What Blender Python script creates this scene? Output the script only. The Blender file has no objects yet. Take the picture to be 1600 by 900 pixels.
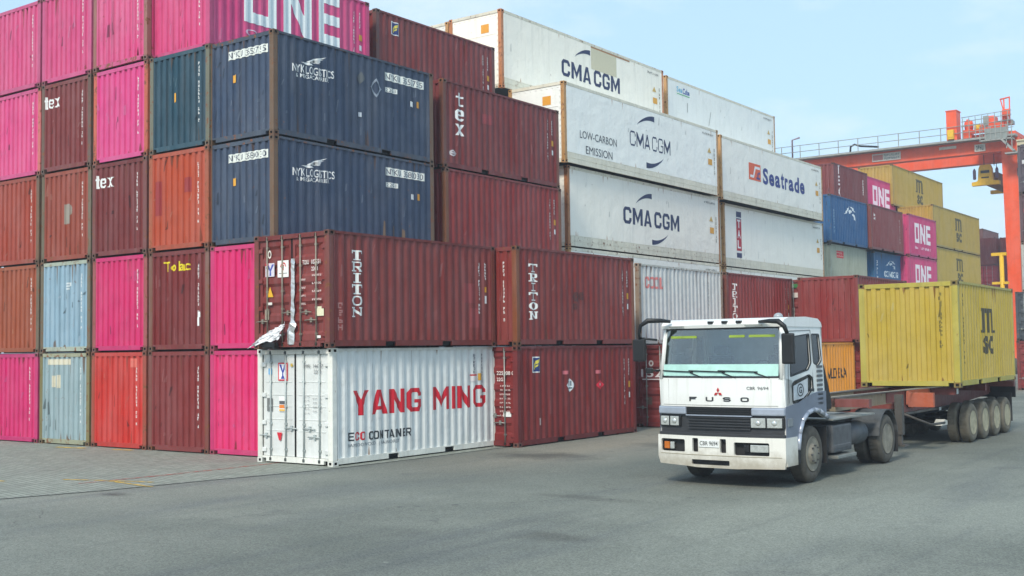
import bpy, bmesh, math, random
from mathutils import Vector, Matrix, noise as mnoise
from mathutils.geometry import tessellate_polygon

S = bpy.context.scene
COL = S.collection
R = math.radians
rng = random.Random(7)

# ------------------------------------------------------------------ camera
cam_d = bpy.data.cameras.new('camera')
cam_d.sensor_width = 36.0
cam_d.lens = 1802.28 / 1600 * 36.0
cam_d.clip_start = 0.1
cam_d.clip_end = 5000
cam = bpy.data.objects.new('camera', cam_d)
COL.objects.link(cam)
yaw, pit, rol = -0.6295, 0.0531, -0.0138
fw = Vector((math.sin(yaw) * math.cos(pit), math.cos(yaw) * math.cos(pit), math.sin(pit)))
r0 = Vector((math.cos(yaw), -math.sin(yaw), 0))
u0 = r0.cross(fw)
rt = math.cos(rol) * r0 + math.sin(rol) * u0
up = -math.sin(rol) * r0 + math.cos(rol) * u0
M = Matrix((rt, up, -fw)).transposed().to_4x4()
M.translation = Vector((20.788, -18.996, 2.523))
cam.matrix_world = M
S.camera = cam

# ------------------------------------------------------------------ light
SUN_TO = Vector((0.17, -0.72, 0.67)).normalized()      # direction towards the sun
SUN_ELEV = math.asin(SUN_TO.z)
sun_d = bpy.data.lights.new('sun', 'SUN')
sun_d.energy = 1.7
sun_d.angle = R(12)
sun_d.color = (1.0, 0.93, 0.82)
sun = bpy.data.objects.new('sun', sun_d)
COL.objects.link(sun)
sun.rotation_euler = (-SUN_TO).to_track_quat('-Z', 'Y').to_euler()

W_ = bpy.data.worlds.new('World')
S.world = W_
W_.use_nodes = True
nt = W_.node_tree
nt.nodes.clear()
def wn(t, **k):
    n = nt.nodes.new(t)
    for a, b in k.items():
        setattr(n, a, b)
    return n
out = wn('ShaderNodeOutputWorld')
bg = wn('ShaderNodeBackground')
sky = wn('ShaderNodeTexSky', sky_type='NISHITA', sun_disc=False, sun_elevation=SUN_ELEV,
         sun_rotation=math.atan2(SUN_TO.x, SUN_TO.y), altitude=0, air_density=1.0, dust_density=1.5, ozone_density=1.0)
tc = wn('ShaderNodeTexCoord')
mp = wn('ShaderNodeMapping')
mp.inputs['Scale'].default_value = (1.6, 1.6, 4.5)
nz = wn('ShaderNodeTexNoise')
nz.inputs['Scale'].default_value = 1.5
nz.inputs['Detail'].default_value = 7
nz.inputs['Roughness'].default_value = 0.62
rp = wn('ShaderNodeValToRGB')
rp.color_ramp.elements[0].position = 0.50
rp.color_ramp.elements[0].color = (0.0, 0.0, 0.0, 1)
rp.color_ramp.elements[1].position = 0.72
rp.color_ramp.elements[1].color = (0.8, 0.8, 0.8, 1)
veil = wn('ShaderNodeMixRGB')
veil.inputs[0].default_value = 0.72
veil.inputs[2].default_value = (2.75, 4.05, 5.2, 1)    # thin high haze
nt.links.new(sky.outputs['Color'], veil.inputs[1])
mx = wn('ShaderNodeMixRGB')
mx.inputs[2].default_value = (4.6, 5.0, 5.2, 1)         # bright cloud
nt.links.new(tc.outputs['Generated'], mp.inputs['Vector'])
nt.links.new(mp.outputs['Vector'], nz.inputs['Vector'])
nt.links.new(nz.outputs['Fac'], rp.inputs['Fac'])
nt.links.new(rp.outputs['Color'], mx.inputs[0])
nt.links.new(veil.outputs['Color'], mx.inputs[1])
nt.links.new(mx.outputs['Color'], bg.inputs['Color'])
bg.inputs['Strength'].default_value = 0.12
nt.links.new(bg.outputs['Background'], out.inputs['Surface'])

S.view_settings.view_transform = 'Standard'
S.view_settings.look = 'None'
S.view_settings.exposure = 0.9
S.view_settings.gamma = 1.0
S.render.engine = 'CYCLES'
S.cycles.max_bounces = 6
S.cycles.transparent_max_bounces = 12

# ------------------------------------------------------------------ materials
def lin(c):
    f = lambda v: v / 12.92 if v <= 0.04045 else ((v + 0.055) / 1.055) ** 2.4
    return tuple(f(x / 255.0) for x in c)

class NT:
    def __init__(self, name):
        self.m = bpy.data.materials.new(name)
        self.m.use_nodes = True
        self.t = self.m.node_tree
        self.t.nodes.clear()
        self.out = self.n('ShaderNodeOutputMaterial')
        self.b = self.n('ShaderNodeBsdfPrincipled')
        self.l(self.b.outputs[0], self.out.inputs[0])
    def n(self, t, **k):
        n = self.t.nodes.new(t)
        for a, b in k.items():
            setattr(n, a, b)
        return n
    def l(self, a, b):
        self.t.links.new(a, b)
    def noise(self, vec, scale, detail=4, rough=0.55, lo=None, hi=None, dist=0.0):
        n = self.n('ShaderNodeTexNoise')
        n.inputs['Scale'].default_value = scale
        n.inputs['Detail'].default_value = detail
        n.inputs['Roughness'].default_value = rough
        n.inputs['Distortion'].default_value = dist
        self.l(vec, n.inputs['Vector'])
        if lo is None:
            return n.outputs['Fac']
        r = self.n('ShaderNodeMapRange')
        r.inputs['From Min'].default_value = lo
        r.inputs['From Max'].default_value = hi
        self.l(n.outputs['Fac'], r.inputs['Value'])
        return r.outputs['Result']
    def math(self, op, a, b=None):
        n = self.n('ShaderNodeMath', operation=op)
        for i, v in enumerate((a, b)):
            if v is None:
                continue
            if isinstance(v, (int, float)):
                n.inputs[i].default_value = v
            else:
                self.l(v, n.inputs[i])
        return n.outputs[0]
    def mix(self, fac, a, b):
        n = self.n('ShaderNodeMixRGB')
        for i, v in enumerate((fac, a, b)):
            if isinstance(v, (int, float)):
                n.inputs[i].default_value = v
            elif isinstance(v, tuple):
                n.inputs[i].default_value = (*v[:3], 1)
            else:
                self.l(v, n.inputs[i])
        return n.outputs[0]
    def coords(self, scale=(1, 1, 1), rand=True, kind='Object'):
        t = self.n('ShaderNodeTexCoord')
        v = t.outputs[kind]
        if rand:
            oi = self.n('ShaderNodeObjectInfo')
            k = self.math('MULTIPLY', oi.outputs['Random'], 91.7)
            ad = self.n('ShaderNodeVectorMath', operation='ADD')
            self.l(v, ad.inputs[0]); self.l(k, ad.inputs[1])
            v = ad.outputs[0]
            self.rand = oi.outputs['Random']
        if scale != (1, 1, 1):
            mp = self.n('ShaderNodeMapping')
            mp.inputs['Scale'].default_value = scale
            self.l(v, mp.inputs['Vector'])
            v = mp.outputs[0]
        return v
    def bump(self, h, strength, dist=0.02):
        b = self.n('ShaderNodeBump')
        b.inputs['Strength'].default_value = strength
        b.inputs['Distance'].default_value = dist
        self.l(h, b.inputs['Height'])
        self.l(b.outputs[0], self.b.inputs['Normal'])

MATS = {}
def paint(name, rgb, fade=0.35, streak=0.35, rust=0.3, rough=0.5, metal=0.0, patch=0.25):
    """weathered paint on steel: faded clouds, run-down streaks, rust specks"""
    key = (name, rgb, fade, streak, rust, rough)
    if key in MATS:
        return MATS[key]
    k = NT(name)
    base = lin(rgb)
    v = k.coords()
    vs = k.coords((5.5, 5.5, 0.28))
    vb = k.coords((1.3, 1.3, 0.5))
    grey = sum(base) / 3
    faded = tuple(min(0.9, b * 0.72 + 0.28 * grey + 0.085) for b in base)
    col = k.mix(k.math('MULTIPLY', k.noise(vb, 0.9, 5, 0.6, 0.38, 0.72), fade), base, faded)
    dark = tuple(b * 0.55 for b in base)
    col = k.mix(k.math('MULTIPLY', k.noise(v, 1.7, 3, 0.5, 0.48, 0.72), patch), col, dark)
    dirt = tuple(0.45 * b + 0.55 * d for b, d in zip(base, (0.07, 0.055, 0.04)))
    col = k.mix(k.math('MULTIPLY', k.noise(vs, 1.0, 5, 0.6, 0.52, 0.76), streak), col, dirt)
    vl = k.coords((3.2, 3.2, 0.22))
    chalk = tuple(min(.8, b * .75 + .13) for b in base)
    col = k.mix(k.math('MULTIPLY', k.noise(vl, 1.3, 6, 0.65, 0.55, 0.78), streak * .8), col, chalk)
    if rust > 0:
        rc = k.mix(k.noise(v, 22, 3, 0.6), (0.09, 0.03, 0.012), (0.30, 0.115, 0.04))
        th = 0.70 - 0.16 * rust
        col = k.mix(k.math('MULTIPLY', k.noise(v, 6.5, 7, 0.68, th, th + 0.05), min(1, 0.35 + rust)), col, rc)
    hv = k.n('ShaderNodeHueSaturation')
    k.l(col, hv.inputs['Color'])
    k.l(k.math('ADD', k.math('MULTIPLY', k.rand, 0.12), 0.94), hv.inputs['Value'])
    k.l(hv.outputs[0], k.b.inputs['Base Color'])
    rr = k.math('ADD', k.math('MULTIPLY', k.noise(v, 9, 4), 0.3), rough - 0.15)
    k.l(rr, k.b.inputs['Roughness'])
    k.b.inputs['Metallic'].default_value = metal
    k.b.inputs['Specular IOR Level'].default_value = 0.35
    k.bump(k.math('ADD', k.noise(v, 1.6, 3, 0.5), k.math('MULTIPLY', k.noise(v, 7, 3, 0.5), .25)), 0.6, 0.06)
    MATS[key] = k.m
    return k.m

def plain(name, rgb, rough=0.5, metal=0.0, var=0.15, scale=6.0, spec=0.4):
    key = (name, rgb, rough, metal)
    if key in MATS:
        return MATS[key]
    k = NT(name)
    v = k.coords()
    b = lin(rgb)
    c = k.mix(k.noise(v, scale, 5, 0.6, 0.3, 0.7), tuple(x * (1 - var) for x in b), tuple(min(0.95, x * (1 + var)) for x in b))
    k.l(c, k.b.inputs['Base Color'])
    k.b.inputs['Roughness'].default_value = rough
    k.b.inputs['Metallic'].default_value = metal
    k.b.inputs['Specular IOR Level'].default_value = spec
    MATS[key] = k.m
    return k.m

def decal(rgb, wear=0.35):
    """lettering paint or a sticker, scuffed"""
    key = ('decal', rgb, wear)
    if key in MATS:
        return MATS[key]
    k = NT('lettering_paint')
    v = k.coords()
    b = lin(rgb)
    d = tuple(x * 0.55 + 0.02 for x in b)
    k.l(k.mix(k.math('MULTIPLY', k.noise(v, 14, 6, 0.7, 0.5, 0.7), wear), b, d), k.b.inputs['Base Color'])
    k.b.inputs['Roughness'].default_value = 0.55
    MATS[key] = k.m
    return k.m

def glass(name, tint=(0.75, 0.8, 0.8), refl=0.06):
    key = (name, tint)
    if key in MATS:
        return MATS[key]
    k = NT(name)
    k.t.nodes.remove(k.b)
    tr = k.n('ShaderNodeBsdfTransparent'); tr.inputs[0].default_value = (*tint, 1)
    gl = k.n('ShaderNodeBsdfGlossy'); gl.inputs['Roughness'].default_value = 0.03
    fr = k.n('ShaderNodeFresnel'); fr.inputs[0].default_value = 1.52
    f = k.math('ADD', k.math('MULTIPLY', fr.outputs[0], 1.0), refl)
    ms = k.n('ShaderNodeMixShader')
    k.l(f, ms.inputs[0]); k.l(tr.outputs[0], ms.inputs[1]); k.l(gl.outputs[0], ms.inputs[2])
    k.l(ms.outputs[0], k.out.inputs[0])
    MATS[key] = k.m
    return k.m

# ------------------------------------------------------------------ mesh helpers
class MB:
    def __init__(self):
        self.bm = bmesh.new()
        self.mi = 0
    def face(self, pts):
        f = self.bm.faces.new([self.bm.verts.new(p) for p in pts])
        f.material_index = self.mi
        return f
    def box(self, x0, x1, y0, y1, z0, z1, bevel=0.0, seg=2):
        vs = [self.bm.verts.new((x, y, z)) for x in (x0, x1) for y in (y0, y1) for z in (z0, z1)]
        fs = []
        for q in ((0, 1, 3, 2), (4, 6, 7, 5), (0, 4, 5, 1), (2, 3, 7, 6), (0, 2, 6, 4), (1, 5, 7, 3)):
            f = self.bm.faces.new([vs[i] for i in q]); f.material_index = self.mi; fs.append(f)
        if bevel > 0:
            es = {e for f in fs for e in f.edges}
            bmesh.ops.bevel(self.bm, geom=list(es), offset=bevel, segments=seg, affect='EDGES', profile=0.6)
        return fs
    def prism(self, poly, axis, a, b, holes=()):
        """2D outline (with holes) extruded along an axis. axis 0: (y,z), 1: (x,z), 2: (x,y)"""
        def P(q, t):
            return {0: (t, q[0], q[1]), 1: (q[0], t, q[1]), 2: (q[0], q[1], t)}[axis]
        loops = [list(poly)] + [list(h) for h in holes]
        flat = [p for lp in loops for p in lp]
        tris = tessellate_polygon([[Vector((p[0], p[1], 0)) for p in lp] for lp in loops])
        va = [self.bm.verts.new(P(q, a)) for q in flat]
        vb = [self.bm.verts.new(P(q, b)) for q in flat]
        for t in tris:
            for vv in (va, vb):
                try:
                    f = self.bm.faces.new([vv[i] for i in t]); f.material_index = self.mi
                except ValueError:
                    pass
        o = 0
        for lp in loops:
            n = len(lp)
            for i in range(n):
                j = (i + 1) % n
                f = self.bm.faces.new((va[o + i], va[o + j], vb[o + j], vb[o + i])); f.material_index = self.mi
            o += n
    def tube(self, pts, r, n=8, cap=True):
        pts = [Vector(p) for p in pts]
        rings = []
        for i, p in enumerate(pts):
            d = (pts[min(i + 1, len(pts) - 1)] - pts[max(i - 1, 0)]).normalized()
            a = d.orthogonal().normalized() if not rings else (prev - d * prev.dot(d)).normalized()
            prev = a
            b = d.cross(a)
            rr = r[i] if isinstance(r, (list, tuple)) else r
            rings.append([self.bm.verts.new(p + rr * (math.cos(2 * math.pi * k / n) * a + math.sin(2 * math.pi * k / n) * b)) for k in range(n)])
        for i in range(len(rings) - 1):
            for k in range(n):
                f = self.bm.faces.new((rings[i][k], rings[i][(k + 1) % n], rings[i + 1][(k + 1) % n], rings[i + 1][k]))
                f.material_index = self.mi; f.smooth = True
        if cap:
            for q in (rings[0], rings[-1]):
                f = self.bm.faces.new(q); f.material_index = self.mi
    def lathe(self, prof, c, axis=0, n=36, closed=False):
        """profile of (offset along axis, radius)"""
        rings = []
        for t, r in prof:
            ring = []
            for k in range(n):
                a = 2 * math.pi * k / n
                u, w = r * math.cos(a), r * math.sin(a)
                p = {0: (t, u, w), 1: (u, t, w), 2: (u, w, t)}[axis]
                ring.append(self.bm.verts.new((c[0] + p[0], c[1] + p[1], c[2] + p[2])))
            rings.append(ring)
        idx = list(range(len(rings) - 1)) + ([len(rings) - 1] if closed else [])
        for i in idx:
            j = (i + 1) % len(rings)
            for k in range(n):
                f = self.bm.faces.new((rings[i][k], rings[i][(k + 1) % n], rings[j][(k + 1) % n], rings[j][k]))
                f.material_index = self.mi; f.smooth = True
        if not closed:
            for q in (rings[0], rings[-1]):
                f = self.bm.faces.new(q); f.material_index = self.mi
    def mesh(self, name, mats=1):
        bmesh.ops.recalc_face_normals(self.bm, faces=self.bm.faces)
        me = bpy.data.meshes.new(name)
        self.bm.to_mesh(me)
        self.bm.free()
        return me
    def build(self, name, mat, parent=None, loc=None, rot=None):
        me = self.mesh(name)
        for m in (mat if isinstance(mat, (list, tuple)) else [mat]):
            me.materials.append(m)
        return obj(name, me, parent, loc, rot)

def obj(name, me, parent=None, loc=None, rot=None):
    o = bpy.data.objects.new(name, me)
    COL.objects.link(o)
    if parent is not None:
        o.parent = parent
    if loc is not None:
        o.location = loc
    if rot is not None:
        o.rotation_euler = rot
    return o

def share(name, me, mat, parent, loc=None):
    """an object on shared mesh data with its own material"""
    if not me.materials:
        me.materials.append(None)
    o = obj(name, me, parent, loc)
    o.material_slots[0].link = 'OBJECT'
    o.material_slots[0].material = mat
    return o

def tag(o, label, cat, group=None):
    o['label'] = label
    o['category'] = cat
    if group:
        o['group'] = group
    return o

def thing(name, loc, label, cat, group=None, rz=0.0):
    o = bpy.data.objects.new(name, None)
    o.empty_display_size = 0.3
    COL.objects.link(o)
    o.location = loc
    o.rotation_euler = (0, 0, rz)
    return tag(o, label, cat, group)

def struct(o):
    o['kind'] = 'structure'
    return o

# ------------------------------------------------------------------ ground
def ground_material():
    k = NT('worn_asphalt')
    v = k.coords(rand=False)
    big = k.noise(v, 0.10, 5, 0.6, 0.38, 0.64, 0.4)
    c = k.mix(big, lin((103, 107, 99)), lin((131, 134, 123)))
    pos = k.n('ShaderNodeSeparateXYZ'); k.l(v, pos.inputs[0])
    # dusty strip trodden out beside the stacks
    d = k.math('ABSOLUTE', k.math('SUBTRACT', pos.outputs['X'], 5.2))
    near = k.n('ShaderNodeMapRange'); near.inputs['From Min'].default_value = 4.0; near.inputs['From Max'].default_value = 0.8
    k.l(k.math('ADD', d, k.math('MULTIPLY', k.noise(v, 0.5, 5, 0.6), 2.2)), near.inputs['Value'])
    yl = k.n('ShaderNodeMapRange'); yl.inputs['From Min'].default_value = -3.0; yl.inputs['From Max'].default_value = 4.0
    k.l(pos.outputs['Y'], yl.inputs['Value'])
    c = k.mix(k.math('MULTIPLY', k.math('MULTIPLY', near.outputs[0], yl.outputs[0]), 0.75), c, lin((146, 138, 122)))
    vst = k.coords((0.5, 0.09, 1), rand=False)
    c = k.mix(k.math('MULTIPLY', k.noise(vst, 1.1, 6, 0.6, 0.52, 0.72), 0.45), c, lin((90, 95, 98)))
    c = k.mix(k.math('MULTIPLY', k.noise(v, 0.55, 6, 0.65, 0.6, 0.74), 0.6), c, lin((88, 90, 87)))
    c = k.mix(k.math('MULTIPLY', k.noise(v, 1.7, 6, 0.7, 0.64, 0.72), 0.5), c, lin((160, 158, 148)))
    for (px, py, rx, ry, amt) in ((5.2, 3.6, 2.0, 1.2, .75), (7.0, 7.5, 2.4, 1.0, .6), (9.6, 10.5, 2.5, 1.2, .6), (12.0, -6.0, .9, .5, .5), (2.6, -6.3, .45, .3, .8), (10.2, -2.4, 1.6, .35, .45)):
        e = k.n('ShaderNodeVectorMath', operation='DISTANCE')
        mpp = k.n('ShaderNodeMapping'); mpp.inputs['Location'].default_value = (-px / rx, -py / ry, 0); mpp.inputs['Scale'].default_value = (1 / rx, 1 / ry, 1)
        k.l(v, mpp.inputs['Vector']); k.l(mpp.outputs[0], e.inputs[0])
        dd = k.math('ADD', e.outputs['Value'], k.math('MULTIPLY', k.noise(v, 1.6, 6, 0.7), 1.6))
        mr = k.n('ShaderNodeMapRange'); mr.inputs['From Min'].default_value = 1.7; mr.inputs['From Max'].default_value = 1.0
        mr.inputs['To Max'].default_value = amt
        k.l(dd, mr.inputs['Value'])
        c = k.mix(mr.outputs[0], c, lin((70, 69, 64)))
    # hairline cracks
    vd = k.n('ShaderNodeTexVoronoi', feature='DISTANCE_TO_EDGE'); vd.inputs['Scale'].default_value = 0.16
    wv = k.n('ShaderNodeVectorMath', operation='ADD')
    nn = k.n('ShaderNodeTexNoise'); nn.inputs['Scale'].default_value = 1.1; nn.inputs['Detail'].default_value = 6
    k.l(v, nn.inputs['Vector']); k.l(v, wv.inputs[0]); k.l(nn.outputs['Color'], wv.inputs[1]); k.l(wv.outputs[0], vd.inputs['Vector'])
    cr = k.n('ShaderNodeMapRange'); cr.inputs['From Min'].default_value = 0.004; cr.inputs['From Max'].default_value = 0.0012
    k.l(vd.outputs['Distance'], cr.inputs['Value'])
    c = k.mix(k.math('MULTIPLY', k.math('MULTIPLY', cr.outputs[0], k.noise(v, 0.3, 3, 0.5, 0.52, 0.64)), .5), c, lin((62, 63, 61)))
    # wheel paths along the truck lane
    vt = k.coords((1, 0.04, 1), rand=False)
    c = k.mix(k.math('MULTIPLY', k.noise(vt, 1.9, 3, 0.6, 0.55, 0.75), .35), c, lin((84, 87, 86)))
    st = k.n('ShaderNodeTexVoronoi'); st.inputs['Scale'].default_value = 55
    k.l(v, st.inputs['Vector'])
    stone = k.n('ShaderNodeSeparateColor'); k.l(st.outputs['Color'], stone.inputs[0])
    sp = k.math('ADD', k.math('MULTIPLY', k.noise(v, 24, 6, 0.85), .62), k.math('MULTIPLY', stone.outputs[0], .38))
    fine = k.n('ShaderNodeMapRange'); fine.inputs['From Min'].default_value = 0.3; fine.inputs['From Max'].default_value = 0.7
    fine.inputs['To Min'].default_value = 0.66; fine.inputs['To Max'].default_value = 1.32
    k.l(sp, fine.inputs['Value'])
    mul = k.n('ShaderNodeMixRGB', blend_type='MULTIPLY'); mul.inputs[0].default_value = 1
    k.l(c, mul.inputs[1]); k.l(fine.outputs[0], mul.inputs[2])
    k.l(mul.outputs[0], k.b.inputs['Base Color'])
    k.l(k.math('ADD', k.math('MULTIPLY', big, -0.15), 0.85), k.b.inputs['Roughness'])
    k.b.inputs['Specular IOR Level'].default_value = 0.3
    k.bump(k.math('ADD', sp, k.math('MULTIPLY', k.noise(v, 4, 4), 1.5)), 0.5, 0.012)
    return k.m

def paver_material():
    k = NT('concrete_pavers')
    v = k.coords(rand=False)
    rot = k.n('ShaderNodeMapping'); rot.inputs['Rotation'].default_value = (0, 0, R(12))
    k.l(v, rot.inputs['Vector'])
    br = k.n('ShaderNodeTexBrick')
    br.inputs['Scale'].default_value = 1.0
    br.inputs['Brick Width'].default_value = 0.24
    br.inputs['Row Height'].default_value = 0.14
    br.inputs['Mortar Size'].default_value = 0.011
    br.inputs['Mortar Smooth'].default_value = 0.3
    br.inputs['Color1'].default_value = (*lin((131, 137, 124)), 1)
    br.inputs['Color2'].default_value = (*lin((149, 154, 141)), 1)
    br.inputs['Mortar'].default_value = (*lin((92, 94, 88)), 1)
    k.l(rot.outputs[0], br.inputs['Vector'])
    c = k.mix(k.math('MULTIPLY', k.noise(v, 0.45, 6, 0.6, 0.45, 0.7), 0.5), br.outputs['Color'], lin((112, 112, 104)))
    c = k.mix(k.math('MULTIPLY', k.noise(v, 1.3, 5, 0.65, 0.58, 0.72), 0.5), c, lin((88, 88, 82)))
    k.l(c, k.b.inputs['Base Color'])
    k.b.inputs['Roughness'].default_value = 0.85
    inv = k.math('SUBTRACT', 1.0, br.outputs['Fac'])
    k.bump(k.math('ADD', inv, k.math('MULTIPLY', k.noise(v, 30, 3), 0.4)), 0.6, 0.01)
    return k.m

g = MB()
g.face([(-900, -400, 0), (900, -400, 0), (900, 1600, 0), (-900, 1600, 0)])
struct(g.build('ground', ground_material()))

edge = [(-0.6, -16), (0.45, -11.5), (1.31, -7.73), (1.87, -6.04), (2.25, -3.95), (2.72, -1.9), (2.9, -0.6), (2.98, 1.37), (2.99, 5.0), (3.05, 9)]
g = MB()
g.face([(x, y, 0.004) for x, y in [(-60, 9), (-60, -16)] + edge])
struct(g.build('pavement', paver_material()))
# dark joint between pavers and asphalt
g = MB()
for (xa, ya), (xb, yb) in zip(edge, edge[1:]):
    g.face([(xa - 0.02, ya, 0.008), (xa + 0.05, ya, 0.008), (xb + 0.05, yb, 0.008), (xb - 0.02, yb, 0.008)])
struct(g.build('pavement_edge', plain('joint_dirt', (84, 86, 82), 0.9)))

def worn_line(name, rgb, cover):
    k = NT(name)
    v = k.coords(rand=False)
    tr = k.n('ShaderNodeBsdfTransparent')
    ms = k.n('ShaderNodeMixShader')
    k.b.inputs['Base Color'].default_value = (*lin(rgb), 1)
    k.b.inputs['Roughness'].default_value = 0.8
    k.l(k.noise(v, 5, 6, 0.7, 0.62 - cover * 0.3, 0.85 - cover * 0.3), ms.inputs[0])
    k.l(tr.outputs[0], ms.inputs[1]); k.l(k.b.outputs[0], ms.inputs[2])
    k.l(ms.outputs[0], k.out.inputs[0])
    return k.m
def stripe(pts, w, mat, name):
    g = MB()
    for (xa, ya), (xb, yb) in zip(pts, pts[1:]):
        d = Vector((xb - xa, yb - ya)).normalized()
        nx, ny = -d.y * w / 2, d.x * w / 2
        g.face([(xa - nx, ya - ny, 0.012), (xa + nx, ya + ny, 0.012), (xb + nx, yb + ny, 0.012), (xb - nx, yb - ny, 0.012)])
    struct(g.build(name, mat))
stripe([(0.45, -5.6), (0.68, -3.9), (0.8, -1.6), (0.84, -0.5)], 0.10, worn_line('faded_red_line', (176, 84, 70), 0.8), 'red_line')
stripe([(0.84, -0.5), (1.9, 0.1)], 0.08, worn_line('faded_red_line_b', (170, 92, 80), 0.55), 'red_line')
stripe([(-0.5, -5.32), (0.3, -5.05), (1.57, -4.7)], 0.10, worn_line('faded_yellow_line', (214, 174, 66), 0.85), 'yellow_line')
stripe([(0.5, -5.0), (1.7, -5.15), (2.2, -5.2)], 0.10, worn_line('faded_yellow_line', (214, 174, 66), 0.85), 'yellow_line')
stripe([(-3.2, -6.9), (-1.3, -6.1)], 0.12, worn_line('faded_yellow_line_b', (214, 178, 60), 1.0), 'yellow_line')
stripe([(-8.2, -0.62), (-7.1, -0.45)], 0.18, worn_line('faded_yellow_line_b', (214, 178, 60), 1.0), 'yellow_line')
stripe([(-6.0, -0.34), (-5.3, -0.22)], 0.16, worn_line('faded_yellow_line_b', (214, 178, 60), 1.0), 'yellow_line')
stripe([(1.0, -7.6), (2.4, -8.25), (3.7, -8.8), (4.8, -9.6), (6.3, -10.6)], 0.09, worn_line('tyre_mark', (92, 95, 93), 0.15), 'tyre_mark')
stripe([(6.0 + .35 * k + .05 * k * k, -8.6 + .9 * k) for k in range(9)], .20, worn_line('tyre_mark_c', (84, 87, 86), 0.22), 'tyre_mark')


# ------------------------------------------------------------------ containers
CW, CH = 2.438, 2.606
COL_P = 2.531                      # spacing of the columns
WHITE = (236, 238, 234)

def corr_profile(s0, s1, pitch, depth, flat, slope):
    """breakpoints (s, depth) of a trapezoidal wall"""
    n = max(1, round((s1 - s0) / pitch))
    p = (s1 - s0) / n
    inner = p - flat - 2 * slope
    pts = [(s0, 0.0)]
    for i in range(n):
        a = s0 + i * p
        pts += [(a + flat / 2, 0), (a + flat / 2 + slope, depth), (a + flat / 2 + slope + inner, depth), (a + flat / 2 + 2 * slope + inner, 0)]
    pts.append((s1, 0.0))
    return pts
def depth_at(prof, s):
    if s <= prof[0][0] or s >= prof[-1][0]:
        return 0.0
    for (a, da), (b, db) in zip(prof, prof[1:]):
        if a <= s <= b:
            return da + (db - da) * (s - a) / max(1e-9, b - a)
    return 0.0
SIDE_X, END_Y = CW / 2 - 0.012, 0.014
PROF = {}
def profs(L):
    if L not in PROF:
        PROF[L] = (corr_profile(0.16, L - 0.16, 0.278, 0.036, 0.072, 0.068),
                   corr_profile(0.14, CW - 0.14, 0.25, 0.045, 0.110, 0.022))
    return PROF[L]

MESH = {}
def cached(key, fn):
    if key not in MESH:
        MESH[key] = fn()
    return MESH[key]

def casting_mesh(sx, sy):
    """corner casting with an oval hole on its two outer sides, origin at the outer bottom corner"""
    b = MB()
    x1, y1, h = -0.162 * sx, -0.178 * sy, 0.118            # inner corner; the outer corner is the origin
    def hole(o, u, v, n):
        o, u, v, n = map(Vector, (o, u, v, n))
        def pt(a, c, d=0):
            return o + u * a + v * c - n * d
        k = [(.0, .0), (1, 0), (1, 1), (0, 1)]
        m = [(.27, .25), (.73, .25), (.73, .75), (.27, .75)]
        for i in range(4):
            j = (i + 1) % 4
            b.mi = 0
            b.face([pt(*k[i]), pt(*k[j]), pt(*m[j]), pt(*m[i])])
            b.mi = 1
            b.face([pt(*m[i]), pt(*m[j]), pt(*m[j], .03), pt(*m[i], .03)])
        b.face([pt(*c, .03) for c in m])
        b.mi = 0
    hole((0, 0, 0), (x1, 0, 0), (0, 0, h), (0, sy, 0))
    hole((0, 0, 0), (0, y1, 0), (0, 0, h), (sx, 0, 0))
    b.face([(x1, 0, 0), (x1, y1, 0), (x1, y1, h), (x1, 0, h)])
    b.face([(0, y1, 0), (x1, y1, 0), (x1, y1, h), (0, y1, h)])
    for z in (0, h):
        b.face([(0, 0, z), (x1, 0, z), (x1, y1, z), (0, y1, z)])
    return b.mesh('corner_casting')

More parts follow.
